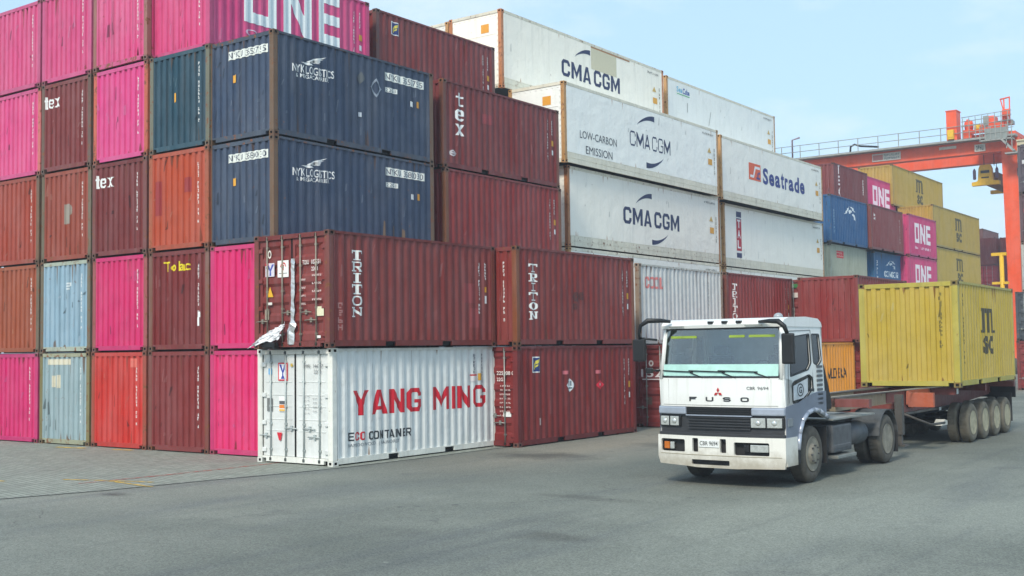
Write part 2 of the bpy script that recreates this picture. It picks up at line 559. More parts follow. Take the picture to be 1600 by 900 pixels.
def dry_meshes(L, H):
    ps, pe = profs(L)
    d = {}
    def side(sx):
        b = MB()
        z0, z1 = 0.165, H - 0.066
        for (s, a), (t, c) in zip(ps, ps[1:]):
            b.face([(sx * (SIDE_X - a), s, z0), (sx * (SIDE_X - c), t, z0), (sx * (SIDE_X - c), t, z1), (sx * (SIDE_X - a), s, z1)])
        bmesh.ops.remove_doubles(b.bm, verts=b.bm.verts, dist=1e-4)
        return b.mesh('side_panel')
    d['sideR'], d['sideL'] = side(1), side(-1)
    b = MB()
    z0, z1 = 0.158, H - 0.122
    for (s, a), (t, c) in zip(pe, pe[1:]):
        x0, x1 = s - CW / 2, t - CW / 2
        b.face([(x0, END_Y + a, z0), (x1, END_Y + c, z0), (x1, END_Y + c, z1), (x0, END_Y + a, z1)])
    bmesh.ops.remove_doubles(b.bm, verts=b.bm.verts, dist=1e-4)
    d['end'] = b.mesh('end_panel')
    b = MB(); b.box(-1.07, 1.07, L - 0.06, L - 0.03, 0.15, H - 0.12); d['rear'] = b.mesh('rear_panel')
    b = MB()
    n = int((L - 0.2) / 0.21)
    for i in range(n):
        y = 0.1 + i * (L - 0.2) / n
        p = (L - 0.2) / n
        b.face([(-1.16, y, H - 0.02), (1.16, y, H - 0.02), (1.16, y + p * .5, H - 0.02), (-1.16, y + p * .5, H - 0.02)])
        b.face([(-1.16, y + p * .5, H - 0.02), (1.16, y + p * .5, H - 0.02), (1.16, y + p * .75, H - 0.003), (-1.16, y + p * .75, H - 0.003)])
        b.face([(-1.16, y + p * .75, H - 0.003), (1.16, y + p * .75, H - 0.003), (1.16, y + p, H - 0.02), (-1.16, y + p, H - 0.02)])
    d['roof'] = b.mesh('roof_panel')
    b = MB()
    b.box(-1.06, 1.06, 0.006, 0.075, H - 0.125, H - 0.022)
    b.box(-1.06, 1.06, L - 0.075, L - 0.006, H - 0.125, H - 0.022)
    for sx in (-1, 1):
        a = sx * (CW / 2 - 0.004); c = sx * (CW / 2 - 0.066)
        b.box(min(a, c), max(a, c), 0.176, L - 0.176, H - 0.072, H - 0.014)
    d['top'] = b.mesh('top_rail')
    b = MB()
    b.box(-0.93, 0.93, 0.006, 0.075, 0.034, 0.158)
    b.box(-0.93, 0.93, L - 0.075, L - 0.006, 0.034, 0.158)
    for s in (-1, 1):
        b.box(min(s * 0.93, s * 1.06), max(s * 0.93, s * 1.06), 0.006, 0.075, 0.112, 0.158)
    for sx in (-1, 1):
        a = sx * (CW / 2 - 0.005); c = sx * (CW / 2 - 0.05)
        lo, hi = min(a, c), max(a, c)
        m = L / 2
        for y0, y1 in ((0.176, m - 1.21), (m - 0.85, m + 0.85), (m + 1.21, L - 0.176)):
            b.box(lo, hi, y0, y1, 0.036, 0.165)
        for y0 in (m - 1.21, m + 0.85):
            b.box(lo, hi, y0, y0 + 0.36, 0.14, 0.165)
    d['bottom'] = b.mesh('bottom_rail')
    b = MB()
    b.box(-1.15, 1.15, 0.08, L - 0.08, 0.125, 0.16)
    for i in range(int(L / 0.6)):               # cross members
        y = 0.3 + i * 0.6
        if abs(abs(y - L / 2) - 1.03) > 0.3:
            b.box(-1.13, 1.13, y, y + 0.06, 0.004, 0.126)
    for y0 in (L / 2 - 1.21, L / 2 + 0.85):
        b.box(-1.13, 1.13, y0 + 0.02, y0 + 0.34, 0.04, 0.138)
    d['floor'] = b.mesh('floor')
    return d

def reefer_meshes(L, H):
    d = {}
    def side(sx):
        b = MB()
        a, c = sx * (CW / 2 - 0.008), sx * (CW / 2 - 0.05)
        b.box(min(a, c), max(a, c), 0.16, L - 0.16, 0.40, H - 0.13)
        return b.mesh('side_panel')
    d['sideR'], d['sideL'] = side(1), side(-1)
    b = MB()
    b.box(-1.06, 1.06, 0.03, 0.08, 0.17, H - 0.12)
    for i in range(12):                       # bolt heads along the frame
        z = 0.3 + i * (H - 0.6) / 11
        for sx in (-1, 1):
            b.box(sx * 1.02 - 0.02, sx * 1.02 + 0.02, 0.012, 0.032, z - 0.03, z + 0.03)
    for i in range(9):
        x = -0.95 + i * 1.9 / 8
        b.box(x - 0.025, x + 0.025, 0.012, 0.032, H - 0.20, H - 0.165)
    for z in (H * 0.36, H * 0.70):
        b.box(-0.95, 0.95, 0.018, 0.032, z - 0.012, z + 0.012)
    d['end'] = b.mesh('end_panel')
    b = MB(); b.box(-1.06, 1.06, L - 0.08, L - 0.03, 0.17, H - 0.12); d['rear'] = b.mesh('rear_panel')
    b = MB(); b.box(-1.16, 1.16, 0.1, L - 0.1, H - 0.05, H - 0.02); d['roof'] = b.mesh('roof_panel')
    b = MB()
    b.box(-1.06, 1.06, 0.006, 0.075, H - 0.12, H - 0.012)
    b.box(-1.06, 1.06, L - 0.075, L - 0.006, H - 0.12, H - 0.012)
    for sx in (-1, 1):
        for p, q, z0, z1 in ((0.003, 0.06, H - 0.128, H - 0.012),):
            a, c = sx * (CW / 2 - p), sx * (CW / 2 - q)
            b.box(min(a, c), max(a, c), 0.176, L - 0.176, z0, z1, 0.006, 1)
    d['top'] = b.mesh('top_rail')
    b = MB()
    b.box(-1.06, 1.06, 0.006, 0.075, 0.02, 0.165)
    b.box(-1.06, 1.06, L - 0.075, L - 0.006, 0.02, 0.165)
    for sx in (-1, 1):
        for p, q, z0, z1 in ((0.004, 0.06, 0.025, 0.18), (0.016, 0.06, 0.18, 0.20), (0.006, 0.06, 0.20, 0.385), (0.018, 0.06, 0.385, 0.40)):
            a, c = sx * (CW / 2 - p), sx * (CW / 2 - q)
            b.box(min(a, c), max(a, c), 0.176, L - 0.176, z0, z1)
    d['bottom'] = b.mesh('bottom_rail')
    b = MB(); b.box(-1.1, 1.1, 0.08, L - 0.08, 0.1, 0.16); d['floor'] = b.mesh('floor')
    return d

DARK = plain('underside_black', (28, 28, 28), 0.8)
HOLE = plain('casting_hole', (22, 19, 17), 0.9)  # near-black colour stands in for the shade inside shallow holes
STEEL = plain('galvanised_steel', (150, 152, 146), 0.45, 0.5)
GASKET = plain('rubber_gasket', (42, 42, 42), 0.7)

# ---- lettering --------------------------------------------------------------
TXT = {}
def text2d(body, bold=0.0):
    """triangles of a word in the unit square"""
    key = (body, bold)
    if key in TXT:
        return TXT[key]
    cu = bpy.data.curves.new('t', 'FONT')
    cu.body = body
    cu.size = 1
    cu.offset = bold
    cu.resolution_u = 3
    cu.fill_mode = 'FRONT'
    if bold > 0.015:
        cu.space_character = 1.08
    o = bpy.data.objects.new('t', cu)
    COL.objects.link(o)
    dg = bpy.context.evaluated_depsgraph_get()
    me = bpy.data.meshes.new_from_object(o.evaluated_get(dg))
    vs = [(v.co.x, v.co.y) for v in me.vertices]
    x0, x1 = min(v[0] for v in vs), max(v[0] for v in vs)
    y0, y1 = min(v[1] for v in vs), max(v[1] for v in vs)
    polys = [[((vs[i][0] - x0) / (x1 - x0), (vs[i][1] - y0) / (y1 - y0)) for i in p.vertices] for p in me.polygons]
    bpy.data.objects.remove(o); bpy.data.curves.remove(cu); bpy.data.meshes.remove(me)
    TXT[key] = polys
    return polys
def q(x0, y0, x1, y1):
    return [(x0, y0), (x1, y0), (x1, y1), (x0, y1)]
M_POLY = [q(0, 0, .24, 1), q(.76, 0, 1, 1), [(.24, 1), (.24, .62), (.5, .05), (.5, .44)], [(.76, 1), (.5, .44), (.5, .05), (.76, .62)]]
WIDTH = {'I': .32, 'i': .3, 'M': 1.3, 'W': 1.3, 't': .62, 'r': .62, 'E': .86, 'L': .8, 'l': .3}
def glyph(ch, w=.26, h=.17):
    """heavy square-cut capitals with chamfered corners, built from pieces that only touch"""
    c, k = .20, .07
    o = [(c, 0), (1 - c, 0), (1, c), (1, 1 - c), (1 - c, 1), (c, 1), (0, 1 - c), (0, c)]
    n = [(w + k, h), (1 - w - k, h), (1 - w, h + k), (1 - w, 1 - h - k), (1 - w - k, 1 - h), (w + k, 1 - h), (w, 1 - h - k), (w, h + k)]
    seg = [[o[i], o[(i + 1) % 8], n[(i + 1) % 8], n[i]] for i in range(8)]
    lo = [(1, c), (1, .36), (1 - w, .36), n[2]]
    hi = [(1, .66), o[3], n[3], (1 - w, .66)]
    if ch == 'O':
        return seg
    if ch == 'C':
        return [seg[i] for i in (0, 1, 3, 4, 5, 6, 7)] + [lo, hi]
    if ch == 'G':
        return [seg[i] for i in (0, 1, 3, 4, 5, 6, 7)] + [hi, [(1, c), (1, .52), (1 - w, .52), n[2]], q(.54, .52 - h * .8, 1 - w, .52)]
    if ch == 'A':
        x = lambda y: w + (.5 - w) * y / .74
        return [[(0, 0), (w, 0), (.5, .74), (.5, 1), (.5 - .55 * w, 1)], [(1 - w, 0), (1, 0), (.5 + .55 * w, 1), (.5, 1), (.5, .74)],
                [(x(.18), .18), (1 - x(.18), .18), (1 - x(.33), .33), (x(.33), .33)]]
    if ch == 'Y':
        return [q(.5 - w / 2, 0, .5 + w / 2, .40), [(.5 - w / 2, .40), (.5, .40), (.5, .64), (w * 1.1, 1), (0, 1)], [(.5, .40), (.5 + w / 2, .40), (1, 1), (1 - w * 1.1, 1), (.5, .64)]]
    if ch == 'N':
        return [q(0, 0, w, 1), q(1 - w, 0, 1, 1), [(w, 1), (w, .56), (1 - w, 0), (1 - w, .44)]]
    if ch == 'M':
        return [q(0, 0, w * .85, 1), q(1 - w * .85, 0, 1, 1), [(w * .85, 1), (w * .85, .60), (.5, .08), (.5, .46)], [(1 - w * .85, 1), (.5, .46), (.5, .08), (1 - w * .85, .60)]]
    if ch == 'I':
        return [q(0, 0, 1, 1)]
    if ch == 'E':
        return [q(0, 0, w, 1), q(w, 1 - h, 1, 1), q(w, .5 - h / 2, .9, .5 + h / 2), q(w, 0, 1, h)]
    if ch == 'T':
        return [q(0, 1 - h, 1, 1), q(.5 - w / 2, 0, .5 + w / 2, 1 - h)]
    if ch == 'R':
        return [q(0, 0, w, 1), q(w, 1 - h, 1 - c, 1), seg[3], [(1 - w, n[3][1]), o[3], (1, .58), (1 - w, .58)], [(1 - w, .58), (1, .58), (1 - c, .38), (1 - w - k, .38 + h)],
                [(w, .38), (1 - c, .38), (1 - w - k, .38 + h), (w, .38 + h)], [(.40, .38), (.40 + w * 1.2, .38), (1, 0), (1 - w * 1.25, 0)], [(1 - c, 1), (1 - w - k, 1 - h), (1 - c, 1 - h)]][:7]
    if ch == 'F':
        return [q(0, 0, w, 1), q(w, 1 - h, 1, 1), q(w, .44, .86, .44 + h)]
    if ch == 'U':
        return [[(0, c), (w, h + k), (w, 1), (0, 1)], seg[7], seg[0], seg[1], [(1 - w, h + k), (1, c), (1, 1), (1 - w, 1)]]
    if ch == 'S':
        m = [(w + k, .5 - h / 2), (1 - w - k, .5 + h / 2)]
        return [seg[4], seg[3], seg[5], [(0, 1 - c), (w, 1 - h - k), (w, .5 + h), (0, .5 + h * .4)], [(0, .5 + h * .4), (w, .5 + h), (w + k, .5 + h / 2), (c, .5 - h / 2)],
                [(c, .5 - h / 2), (1 - w - k, .5 - h / 2), (1 - c, .5 + h / 2), (w + k, .5 + h / 2)], [(1 - w - k, .5 - h / 2), (1 - w, .5 - h), (1, .5 - h * .4), (1 - c, .5 + h / 2)],
                [(1 - w, h + k), (1, c), (1, .5 - h * .4), (1 - w, .5 - h)], seg[1], seg[0], seg[7]]
    if ch == 'e':
        return [seg[i] for i in (0, 1, 3, 4, 5, 6, 7)] + [[(1, .44), o[3], n[3], (1 - w, .44)], q(w, .44, 1 - w, .44 + h * .7)]
    if ch == 't':
        return [q(.30, 0, .30 + w, 1), q(.02, .60, .30, .60 + h * .75), q(.30 + w, .60, .96, .60 + h * .75), q(.30 + w, 0, .92, h * .8)]
    if ch == 'x':
        L_, R_, T_, B_ = (.5 - w * .6, .5), (.5 + w * .6, .5), (.5, .5 + .2), (.5, .5 - .2)
        return [[(0, 0), (w * 1.1, 0), B_, L_], [(1 - w * 1.1, 0), (1, 0), R_, B_], [L_, T_, (w * 1.1, 1), (0, 1)], [T_, R_, (1, 1), (1 - w * 1.1, 1)], [L_, B_, R_, T_]]
    return text2d(ch, .02)
def block(word, s0, s1, z0, z1, w=.26, h=.17, gap=.16, dz=0.0, wid=None):
    """a word in block glyphs fitted to a box"""
    W2 = {'I': w * 1.0, 'M': 1.25, 'E': .86, 't': .8, ' ': .45}
    ws = [W2.get(ch, 1.0) for ch in word]
    kk = (s1 - s0) / (sum(ws) + gap * (len(word) - 1)); a = s0; out = []
    for ch, cw in zip(word, ws):
        if ch != ' ':
            lift = dz * (a - s0) / (s1 - s0)
            top = .74 if ch in 'ex' else 1.0
            out += place(glyph(ch, w, h), a, a + cw * kk, z0 + lift, z0 + lift + (z1 - z0) * top, dz * cw * kk / (s1 - s0))
        a += (cw + gap) * kk
    return out
def bold_word(word, s0, s1, z0, z1, bold=.03, dz=0.0, gap=.16):
    """heavy condensed capitals, spaced letter by letter"""
    ws = [.5 if c == ' ' else WIDTH.get(c, 1.0) for c in word]
    tot = sum(ws) + gap * (len(word) - 1)
    k = (s1 - s0) / tot; a = s0; out = []
    for c, w in zip(word, ws):
        if c != ' ':
            lift = dz * (a - s0) / (s1 - s0)
            h = z1 - z0
            top = {'a': .74, 'e': .74, 'r': .74}.get(c, 1.0)
            out += place(M_POLY if c == 'M' else text2d(c, bold), a, a + w * k, z0 + lift, z0 + lift + h * top, dz * w * k / (s1 - s0))
        a += (w + gap) * k
    return out
SLAB = {
 'T': [q(0, .84, 1, 1), q(0, .66, .13, .84), q(.87, .66, 1, .84), q(.39, .13, .61, .84), q(.22, 0, .78, .13)],
 'I': [q(.2, .87, .8, 1), q(.39, .13, .61, .87), q(.2, 0, .8, .13)],
 'R': [q(0, .87, .72, 1), q(.13, .13, .34, .87), q(0, 0, .46, .13), q(.34, .42, .7, .54),
       [(.72, 1), (.72, .87), (.75, .82), (.96, .82), (.9, .95)], q(.75, .62, .96, .82), [(.75, .62), (.7, .54), (.7, .42), (.88, .47), (.96, .62)],
       [(.46, .42), (.66, .42), (.88, .13), (.64, .13)], q(.62, 0, 1, .13)],
 'N': [q(0, .87, .34, 1), q(.1, .13, .26, .87), q(0, 0, .36, .13), [(.26, .87), (.26, .58), (.74, .13), (.74, .42)],
       q(.74, .13, .9, .87), q(.62, .87, 1, 1)],
}
def ring(n, rx, ry, tx, ty, cx=.5, cy=.5):
    out = []
    for i in range(n):
        a, b = 2 * math.pi * i / n, 2 * math.pi * (i + 1) / n
        out.append([(cx + rx * math.cos(a), cy + ry * math.sin(a)), (cx + rx * math.cos(b), cy + ry * math.sin(b)),
                    (cx + tx * math.cos(b), cy + ty * math.sin(b)), (cx + tx * math.cos(a), cy + ty * math.sin(a))])
    return out
SLAB['O'] = ring(16, .5, .5, .26, .36)
BLOCK = {   # square-cut capitals
 'O': [q(0, 0, .26, 1), q(.74, 0, 1, 1), q(.26, 0, .74, .2), q(.26, .8, .74, 1)],
 'N': [q(0, 0, .26, 1), q(.74, 0, 1, 1), [(.26, 1), (.26, .62), (.74, 0), (.74, .38)]],
 'E': [q(0, 0, .28, 1), q(.28, .8, 1, 1), q(.28, .4, 1, .6), q(.28, 0, 1, .2)],
}
BLOCK['N'] = [q(0, 0, .26, 1), q(.74, 0, 1, 1), [(.26, 1), (.26, .58), (.74, 0), (.74, .42)]]
def place(polys, s0, s1, z0, z1, dz=0.0):
    """unit square into a box; dz lifts the right end"""
    return [[(s0 + x * (s1 - s0), z0 + y * (z1 - z0) + x * dz) for x, y in p] for p in polys]
def word_block(letters, s0, s1, z0, z1, gap=0.14, table=BLOCK):
    n = len(letters); w = (s1 - s0) / (n + gap * (n - 1)); out = []
    for i, ch in enumerate(letters):
        a = s0 + i * w * (1 + gap)
        out += place(table[ch], a, a + w, z0, z1)
    return out
def slab_column(word, s0, s1, z0, z1):
    n = len(word); h = (z1 - z0) / n; out = []
    for i, ch in enumerate(word):
        out += place(SLAB[ch], s0, s1, z1 - (i + 1) * h + h * .1, z1 - i * h - h * .02)
    return out
def text_column(word, s0, s1, z0, z1, bold=0.02, fill=.84):
    n = len(word); h = (z1 - z0) / n; out = []
    for i, ch in enumerate(word):
        if ch == ' ':
            continue
        out += place(text2d(ch, bold), s0, s1, z1 - (i + fill) * h, z1 - i * h)
    return out
def marks(s0, s1, z0, z1, n, seed, vertical=True, gaps=()):
    """a column or a row of small stencilled characters too worn to read"""
    rr = random.Random(seed); out = []
    for i in range(n):
        if i in gaps:
            continue
        if vertical:
            h = (z1 - z0) / n
            a, b, c, d = s0, s1, z1 - (i + .78) * h, z1 - i * h
        else:
            w = (s1 - s0) / n
            a, b, c, d = s0 + i * w, s0 + (i + .74) * w, z0, z1
        segs = [(0, 0, .3, 1), (.7, 0, 1, .5), (.7, .5, 1, 1), (.3, 0, .7, .24), (.3, .38, .7, .62), (.3, .76, .7, 1)]
        for k in rr.sample(range(6), 4):
            x0, y0, x1, y1 = segs[k]
            out.append(q(a + (b - a) * x0, c + (d - c) * y0, a + (b - a) * x1, c + (d - c) * y1))
    return out
def arc(s0, s1, z0, z1, topside=True, n=14):
    """a swoosh thick at one end and thin at the other"""
    pts = []
    for i in range(n + 1):
        t = i / n
        if topside:
            x = t; y = math.sin(t * math.pi / 2) ** 0.8; th = 0.02 + 0.42 * t ** 0.8
            pts.append(((x, y), (x + 0.0, y - th)))
        else:
            x = 1 - t; y = 1 - math.sin(t * math.pi / 2) ** 0.8; th = 0.02 + 0.42 * t ** 0.8
            pts.append(((x, y), (x, y + th)))
    out = []
    for (a, b), (c, d) in zip(pts, pts[1:]):
        out.append([a, c, d, b])
    return place(out, s0, s1, z0, z1)

def wrap(polys, prof, fn):
    """cut flat polygons at the folds of the wall and lay them on it"""
    bm = bmesh.new()
    for p in polys:
        try:
            bm.faces.new([bm.verts.new((x, y, 0)) for x, y in p])
        except ValueError:
            pass
    if prof:
        lo = min(v.co.x for v in bm.verts); hi = max(v.co.x for v in bm.verts)
        for s, _ in prof:
            if lo < s < hi:
                bmesh.ops.bisect_plane(bm, geom=bm.verts[:] + bm.edges[:] + bm.faces[:], plane_co=(s, 0, 0), plane_no=(1, 0, 0), dist=1e-5)
    for v in bm.verts:
        v.co = fn(v.co.x, v.co.y)
    return bm

STAINS = {'rust_runs', 'scuffs', 'bare_patch', 'rust_run', 'smudge', 'scratch', 'scribble', 'repair_patch', 'patch'}
def decals(root, L, specs, kind='dry', panels={}):
    """specs: (face, polygons, colour, part name). faces: S long side, E blank end, D door end"""
    ps, pe = profs(L)
    for i, (face, polys, colr, name) in enumerate(specs):
        lift = 0.0025 + 0.001 * i
        if face == 'S':
            pr = ps if kind == 'dry' else None
            x0 = SIDE_X if kind == 'dry' else CW / 2 - 0.008
            bm = wrap(polys, pr, lambda s, z: Vector((x0 + lift - (depth_at(ps, s) if pr else 0), s, z)))
        elif face == 'E':
            pr = pe if kind == 'dry' else None
            y0 = END_Y if kind == 'dry' else 0.03
            bm = wrap(polys, pr, lambda s, z: Vector((s - CW / 2, y0 - lift + (depth_at(pe, s) if pr else 0), z)))
        else:
            bm = wrap(polys, None, lambda s, z: Vector((s - CW / 2, 0.047 - lift, z)))
        me = bpy.data.meshes.new(name)
        bm.to_mesh(me); bm.free()
        if name in STAINS and face in panels:        # wear belongs to the wall it marks
            po_ = panels[face]
            if not po_.get('own'):
                base = po_.material_slots[0].material
                po_.data = po_.data.copy()
                po_.data.materials.clear(); po_.data.materials.append(base)
                po_['own'] = 1
            po_.data.materials.append(decal(colr))
            bm = bmesh.new(); bm.from_mesh(po_.data)
            nf = len(bm.faces)
            bm.from_mesh(me); bm.faces.ensure_lookup_table()
            for f in bm.faces[nf:]:
                f.material_index = len(po_.data.materials) - 1
            bm.to_mesh(po_.data); bm.free(); bpy.data.meshes.remove(me)
            continue
        me.materials.append(decal(colr))
        obj(name, me, root)

# ---- doors ------------------------------------------------------------------
def door_leaf(root, side, H, mat, style, bar_mat):
    """one leaf of the door end; side -1 is left of the picture"""
    x0, x1 = (-1.065, -0.008) if side < 0 else (0.008, 1.065)
    z0, z1 = 0.165, H - 0.13
    def leaf():
        b = MB()
        if style == 'ribbed':
            n = 5
            hh = (z1 - z0 - 0.16) / n
            rows = [(z0, 0.052), (z0 + 0.08, 0.052)]
            for i in range(n):
                a = z0 + 0.08 + i * hh
                rows += [(a + hh * .18, 0.052), (a + hh * .32, 0.095), (a + hh * .72, 0.095), (a + hh * .88, 0.052)]
            rows += [(z1, 0.052)]
            xa, xb = x0 + 0.09, x1 - 0.09
            for (za, da), (zb, db) in zip(rows, rows[1:]):
                b.face([(xa, da, za), (xb, da, za), (xb, db, zb), (xa, db, zb)])
            b.box(x0, xa, 0.05, 0.10, z0, z1); b.box(xb, x1, 0.05, 0.10, z0, z1)
        else:
            b.box(x0, x1, 0.054, 0.10, z0, z1)
            for f in (0.25, 0.49):
                for dz in (0, 0.26):
                    z = z0 + (z1 - z0) * f + dz
                    b.box(x0 + 0.1, x1 - 0.1, 0.044, 0.0535, z - 0.012, z + 0.012, 0.004, 1)
            z = z0 + (z1 - z0) * 0.73
            b.box(x0 + 0.1, x1 - 0.1, 0.044, 0.0535, z - 0.012, z + 0.012, 0.004, 1)
        return b.mesh('door')
    d = share('door', cached(('leaf', side, H, style), leaf), mat, root)
    def gas():
        b = MB()
        t = 0.02
        b.box(x0 - 0.012, x1 + 0.012, 0.062, 0.07, z1 - 0.002, z1 + 0.03)
        b.box(x0 - 0.012, x1 + 0.012, 0.062, 0.07, z0 - 0.03, z0 + 0.002)
        b.box(x0 - 0.03, x0 + 0.004, 0.04, 0.058, z0, z1)
        b.box(x1 - 0.004, x1 + 0.03, 0.04, 0.058, z0, z1)
        return b.mesh('gasket')
    share('gasket', cached(('gas', side, H), gas), GASKET, d)
    for k, f in enumerate((0.27, 0.74)):
        fx = f if side > 0 else 1 - f
        bx = x0 + (x1 - x0) * fx
        def bar():
            b = MB()
            b.tube([(0, 0.020, 0.05), (0, 0.020, H - 0.04)], 0.019, 8)
            for z in (0.09, H - 0.09):
                b.box(-0.045, 0.045, 0.006, 0.05, z - 0.045, z + 0.045, 0.008, 1)
            for z in (0.32, 0.9, H * .5, H - 0.75, H - 0.30):
                b.box(-0.035, 0.035, 0.010, 0.052, z - 0.022, z + 0.022)
            return b.mesh('locking_bar')
        share('locking_bar', cached(('bar', H), bar), bar_mat, d, (bx, 0, 0))
        def hand():
            b = MB()
            s = 0.38
            b.tube([(0, 0.0, 0), (s * .5, -0.006, 0.012), (s, 0.0, 0.0)], 0.014, 6)
            b.box(s * .45, s * .62, -0.005, 0.035, -0.045, 0.06)
            return b.mesh('handle')
        h = share('handle', cached(('hand',), hand), bar_mat, d, (bx - (0.36 if k else 0.02), 0.012, 0.62 if k else 0.80))
    for z in (0.30, 0.92, 1.55, H - 0.36):
        def hinge():
            b = MB()
            b.box(-0.10, 0.06, 0.012, 0.052, -0.05, 0.05, 0.01, 1)
            b.tube([(-0.10, 0.018, -0.06), (-0.10, 0.018, 0.06)], 0.016, 6)
            return b.mesh('hinge')
        h = share('hinge', cached(('hinge',), hinge), mat, d, ((x0 + 0.05) if side < 0 else (x1 - 0.05), 0, z))
        if side > 0:
            h.scale = (-1, 1, 1)
    return d

# ---- one container ------------------------------------------------------------
STACK = 'containers stacked in the yard'
def runs(s0, s1, z0, z1, n, seed, wmax=.05, lmax=.7):
    """uneven streaks hanging from the top or creeping up from the bottom"""
    rr = random.Random(seed); out = []
    for _ in range(n):
        s = rr.uniform(s0, s1); w = rr.uniform(.012, wmax); l = rr.uniform(.12, lmax) ** 1.2
        if rr.random() < .5:
            out.append([(s - w, z1), (s - w * .5, z1 - l * .5), (s, z1 - l), (s + w * .4, z1 - l * .6), (s + w, z1)])
        else:
            out.append([(s - w, z0), (s + w, z0), (s + w * .5, z0 + l * .4), (s, z0 + l * .7), (s - w * .7, z0 + l * .35)])
    return out
def scuffs(s0, s1, z0, z1, n, seed):
    rr = random.Random(seed); out = []
    for _ in range(n):
        s, z = rr.uniform(s0, s1), rr.uniform(z0, z1); w = rr.uniform(.01, .05); l = rr.uniform(.05, .4); d = rr.uniform(-.05, .05)
        out.append([(s - w, z), (s + w * .6, z + .02), (s + w + d, z + l), (s + d, z + l * .9)])
    return out
SEED = [500]
def wear_specs(rgb, L, H, kind, door, wear):
    SEED[0] += 7
    k = SEED[0]; n = int(4 + 14 * wear)
    rust = tuple(int(.45 * c + .55 * d) for c, d in zip(rgb, (104, 62, 38)))
    if kind == 'reefer':
        rust = tuple(int(.35 * c + .65 * d) for c, d in zip(rgb, (150, 96, 52)))
        return [('S', runs(.3, L - .3, .40, H - .14, int(n * 1.2), k, .03, .35), rust, 'rust_runs'), ('S', scuffs(.4, L - .4, .5, H - .5, n, k + 1), tuple(int(c * .82) for c in rgb), 'scuffs')]
    light = tuple(min(235, int(.72 * c + 48)) for c in rgb)
    dark = tuple(int(.62 * c + 6) for c in rgb)
    out = [('S', runs(.25, L - .25, .17, H - .07, n, k, .045, .75), rust, 'rust_runs'), ('S', scuffs(.3, L - .3, .25, H - .4, n + 3, k + 1), light, 'scuffs')]
    if not door:
        out += [('E', runs(.2, CW - .2, .16, H - .13, n // 2 + 1, k + 2, .04, .7), rust, 'rust_runs'), ('E', scuffs(.2, CW - .2, .25, H - .5, n // 2 + 2, k + 3), light, 'scuffs'),
                ('E', scuffs(.2, CW - .2, .25, H - .5, n // 3 + 1, k + 4), dark, 'scuffs')]
    return out
def container(X, Y, Z, rgb, label, specs=(), L=6.058, H=CH, kind='dry', door=None, frame=None, wear=0.4, rz=0.0, group=STACK, post=None, bars=None):
    """X, Y, Z: right, near, bottom corner"""
    if rgb[0] < 150 and rgb[0] > 2 * rgb[1] and rgb[2] >= rgb[1] - 2:
        rgb = (rgb[0] + 6, rgb[1], rgb[1] - 3)          # the oxide reds are warm
    root = thing('shipping_container', (X - CW / 2, Y, Z), label, 'container', group, rz)
    if kind == 'dry':
        pm = paint('container_paint', rgb, 0.25 + 0.4 * wear, 0.18 + 0.75 * wear, 0.55 * wear)
    else:
        pm = paint('insulated_paint', rgb, .1, .10 + .28 * wear, .5 * wear, patch=.08)
    fr = frame or tuple(int(c * .86 + 12) for c in rgb)
    fm = paint('frame_paint', fr, 0.3, 0.35 + .4 * wear, 0.15 + 1.1 * wear)
    po = paint('post_paint', post, 0.3, 0.6, 0.8) if post else fm
    ca = po if rgb[1] > 200 else paint('casting_rust', tuple(int(.45 * a_ + .55 * b_) for a_, b_ in zip(post or fr, (88, 66, 48))), .3, .7, .9)
    d = cached(('set', kind, L, H), lambda: (dry_meshes if kind == 'dry' else reefer_meshes)(L, H))
    panels = {'S': share('side_panel', d['sideR'], pm, root)}
    share('side_panel', d['sideL'], pm, root)
    share('rear_panel', d['rear'], pm, root)
    share('roof_panel', d['roof'], pm, root)
    share('top_rail', d['top'], fm, root)
    share('bottom_rail', d['bottom'], fm, root)
    share('floor', d['floor'], DARK, root)
    if door:
        bm_ = bars or STEEL
        for s in (-1, 1):
            door_leaf(root, s, H, pm, door, bm_)
    else:
        panels['E'] = share('end_panel', d['end'], pm, root)
    for sx in (-1, 1):
        for sy, y in ((-1, 0.0), (1, L)):
            def cst():
                me = casting_mesh(sx, sy)
                me.materials.append(None); me.materials.append(HOLE)
                return me
            me = cached(('cast', sx, sy), cst)
            for z in (0, H - 0.118):
                share('corner_casting', me, ca, root, (sx * CW / 2, y, z))
            def pst():
                b = MB()
                a, c = (-0.150, -0.004) if sx > 0 else (0.004, 0.150)
                e, f = (0.004, 0.150) if sy < 0 else (-0.150, -0.004)
                b.box(a, c, e, f, 0.1181, H - 0.1181, 0.012, 2)
                return b.mesh('corner_post')
            share('corner_post', cached(('post', sx, sy, H), pst), po, root, (sx * CW / 2, y, 0))
    decals(root, L, (wear_specs(rgb, L, H, kind, door, wear) if Y < 70 else []) + list(specs), kind, panels)
    for p_ in panels.values():
        if 'own' in p_:
            del p_['own']
    return root

# ---- colours ----------------------------------------------------------------
PINK = (208, 36, 104)
PINKT = (214, 62, 124)
MAROON = (112, 34, 38)
TEXM = (112, 38, 42)
REDB = (124, 38, 36)
ORAN = (176, 72, 40)
BRICK = (156, 62, 40)
BROWN = (158, 74, 36)
NAVY = (50, 66, 90)
TEAL = (34, 70, 86)
PALEB = (146, 168, 172)
REDO = (196, 46, 34)
POSTR = (112, 86, 62)
POSTO = (104, 92, 70)
NAVYL = (34, 44, 84)
P = COL_P
Hs = 2.61

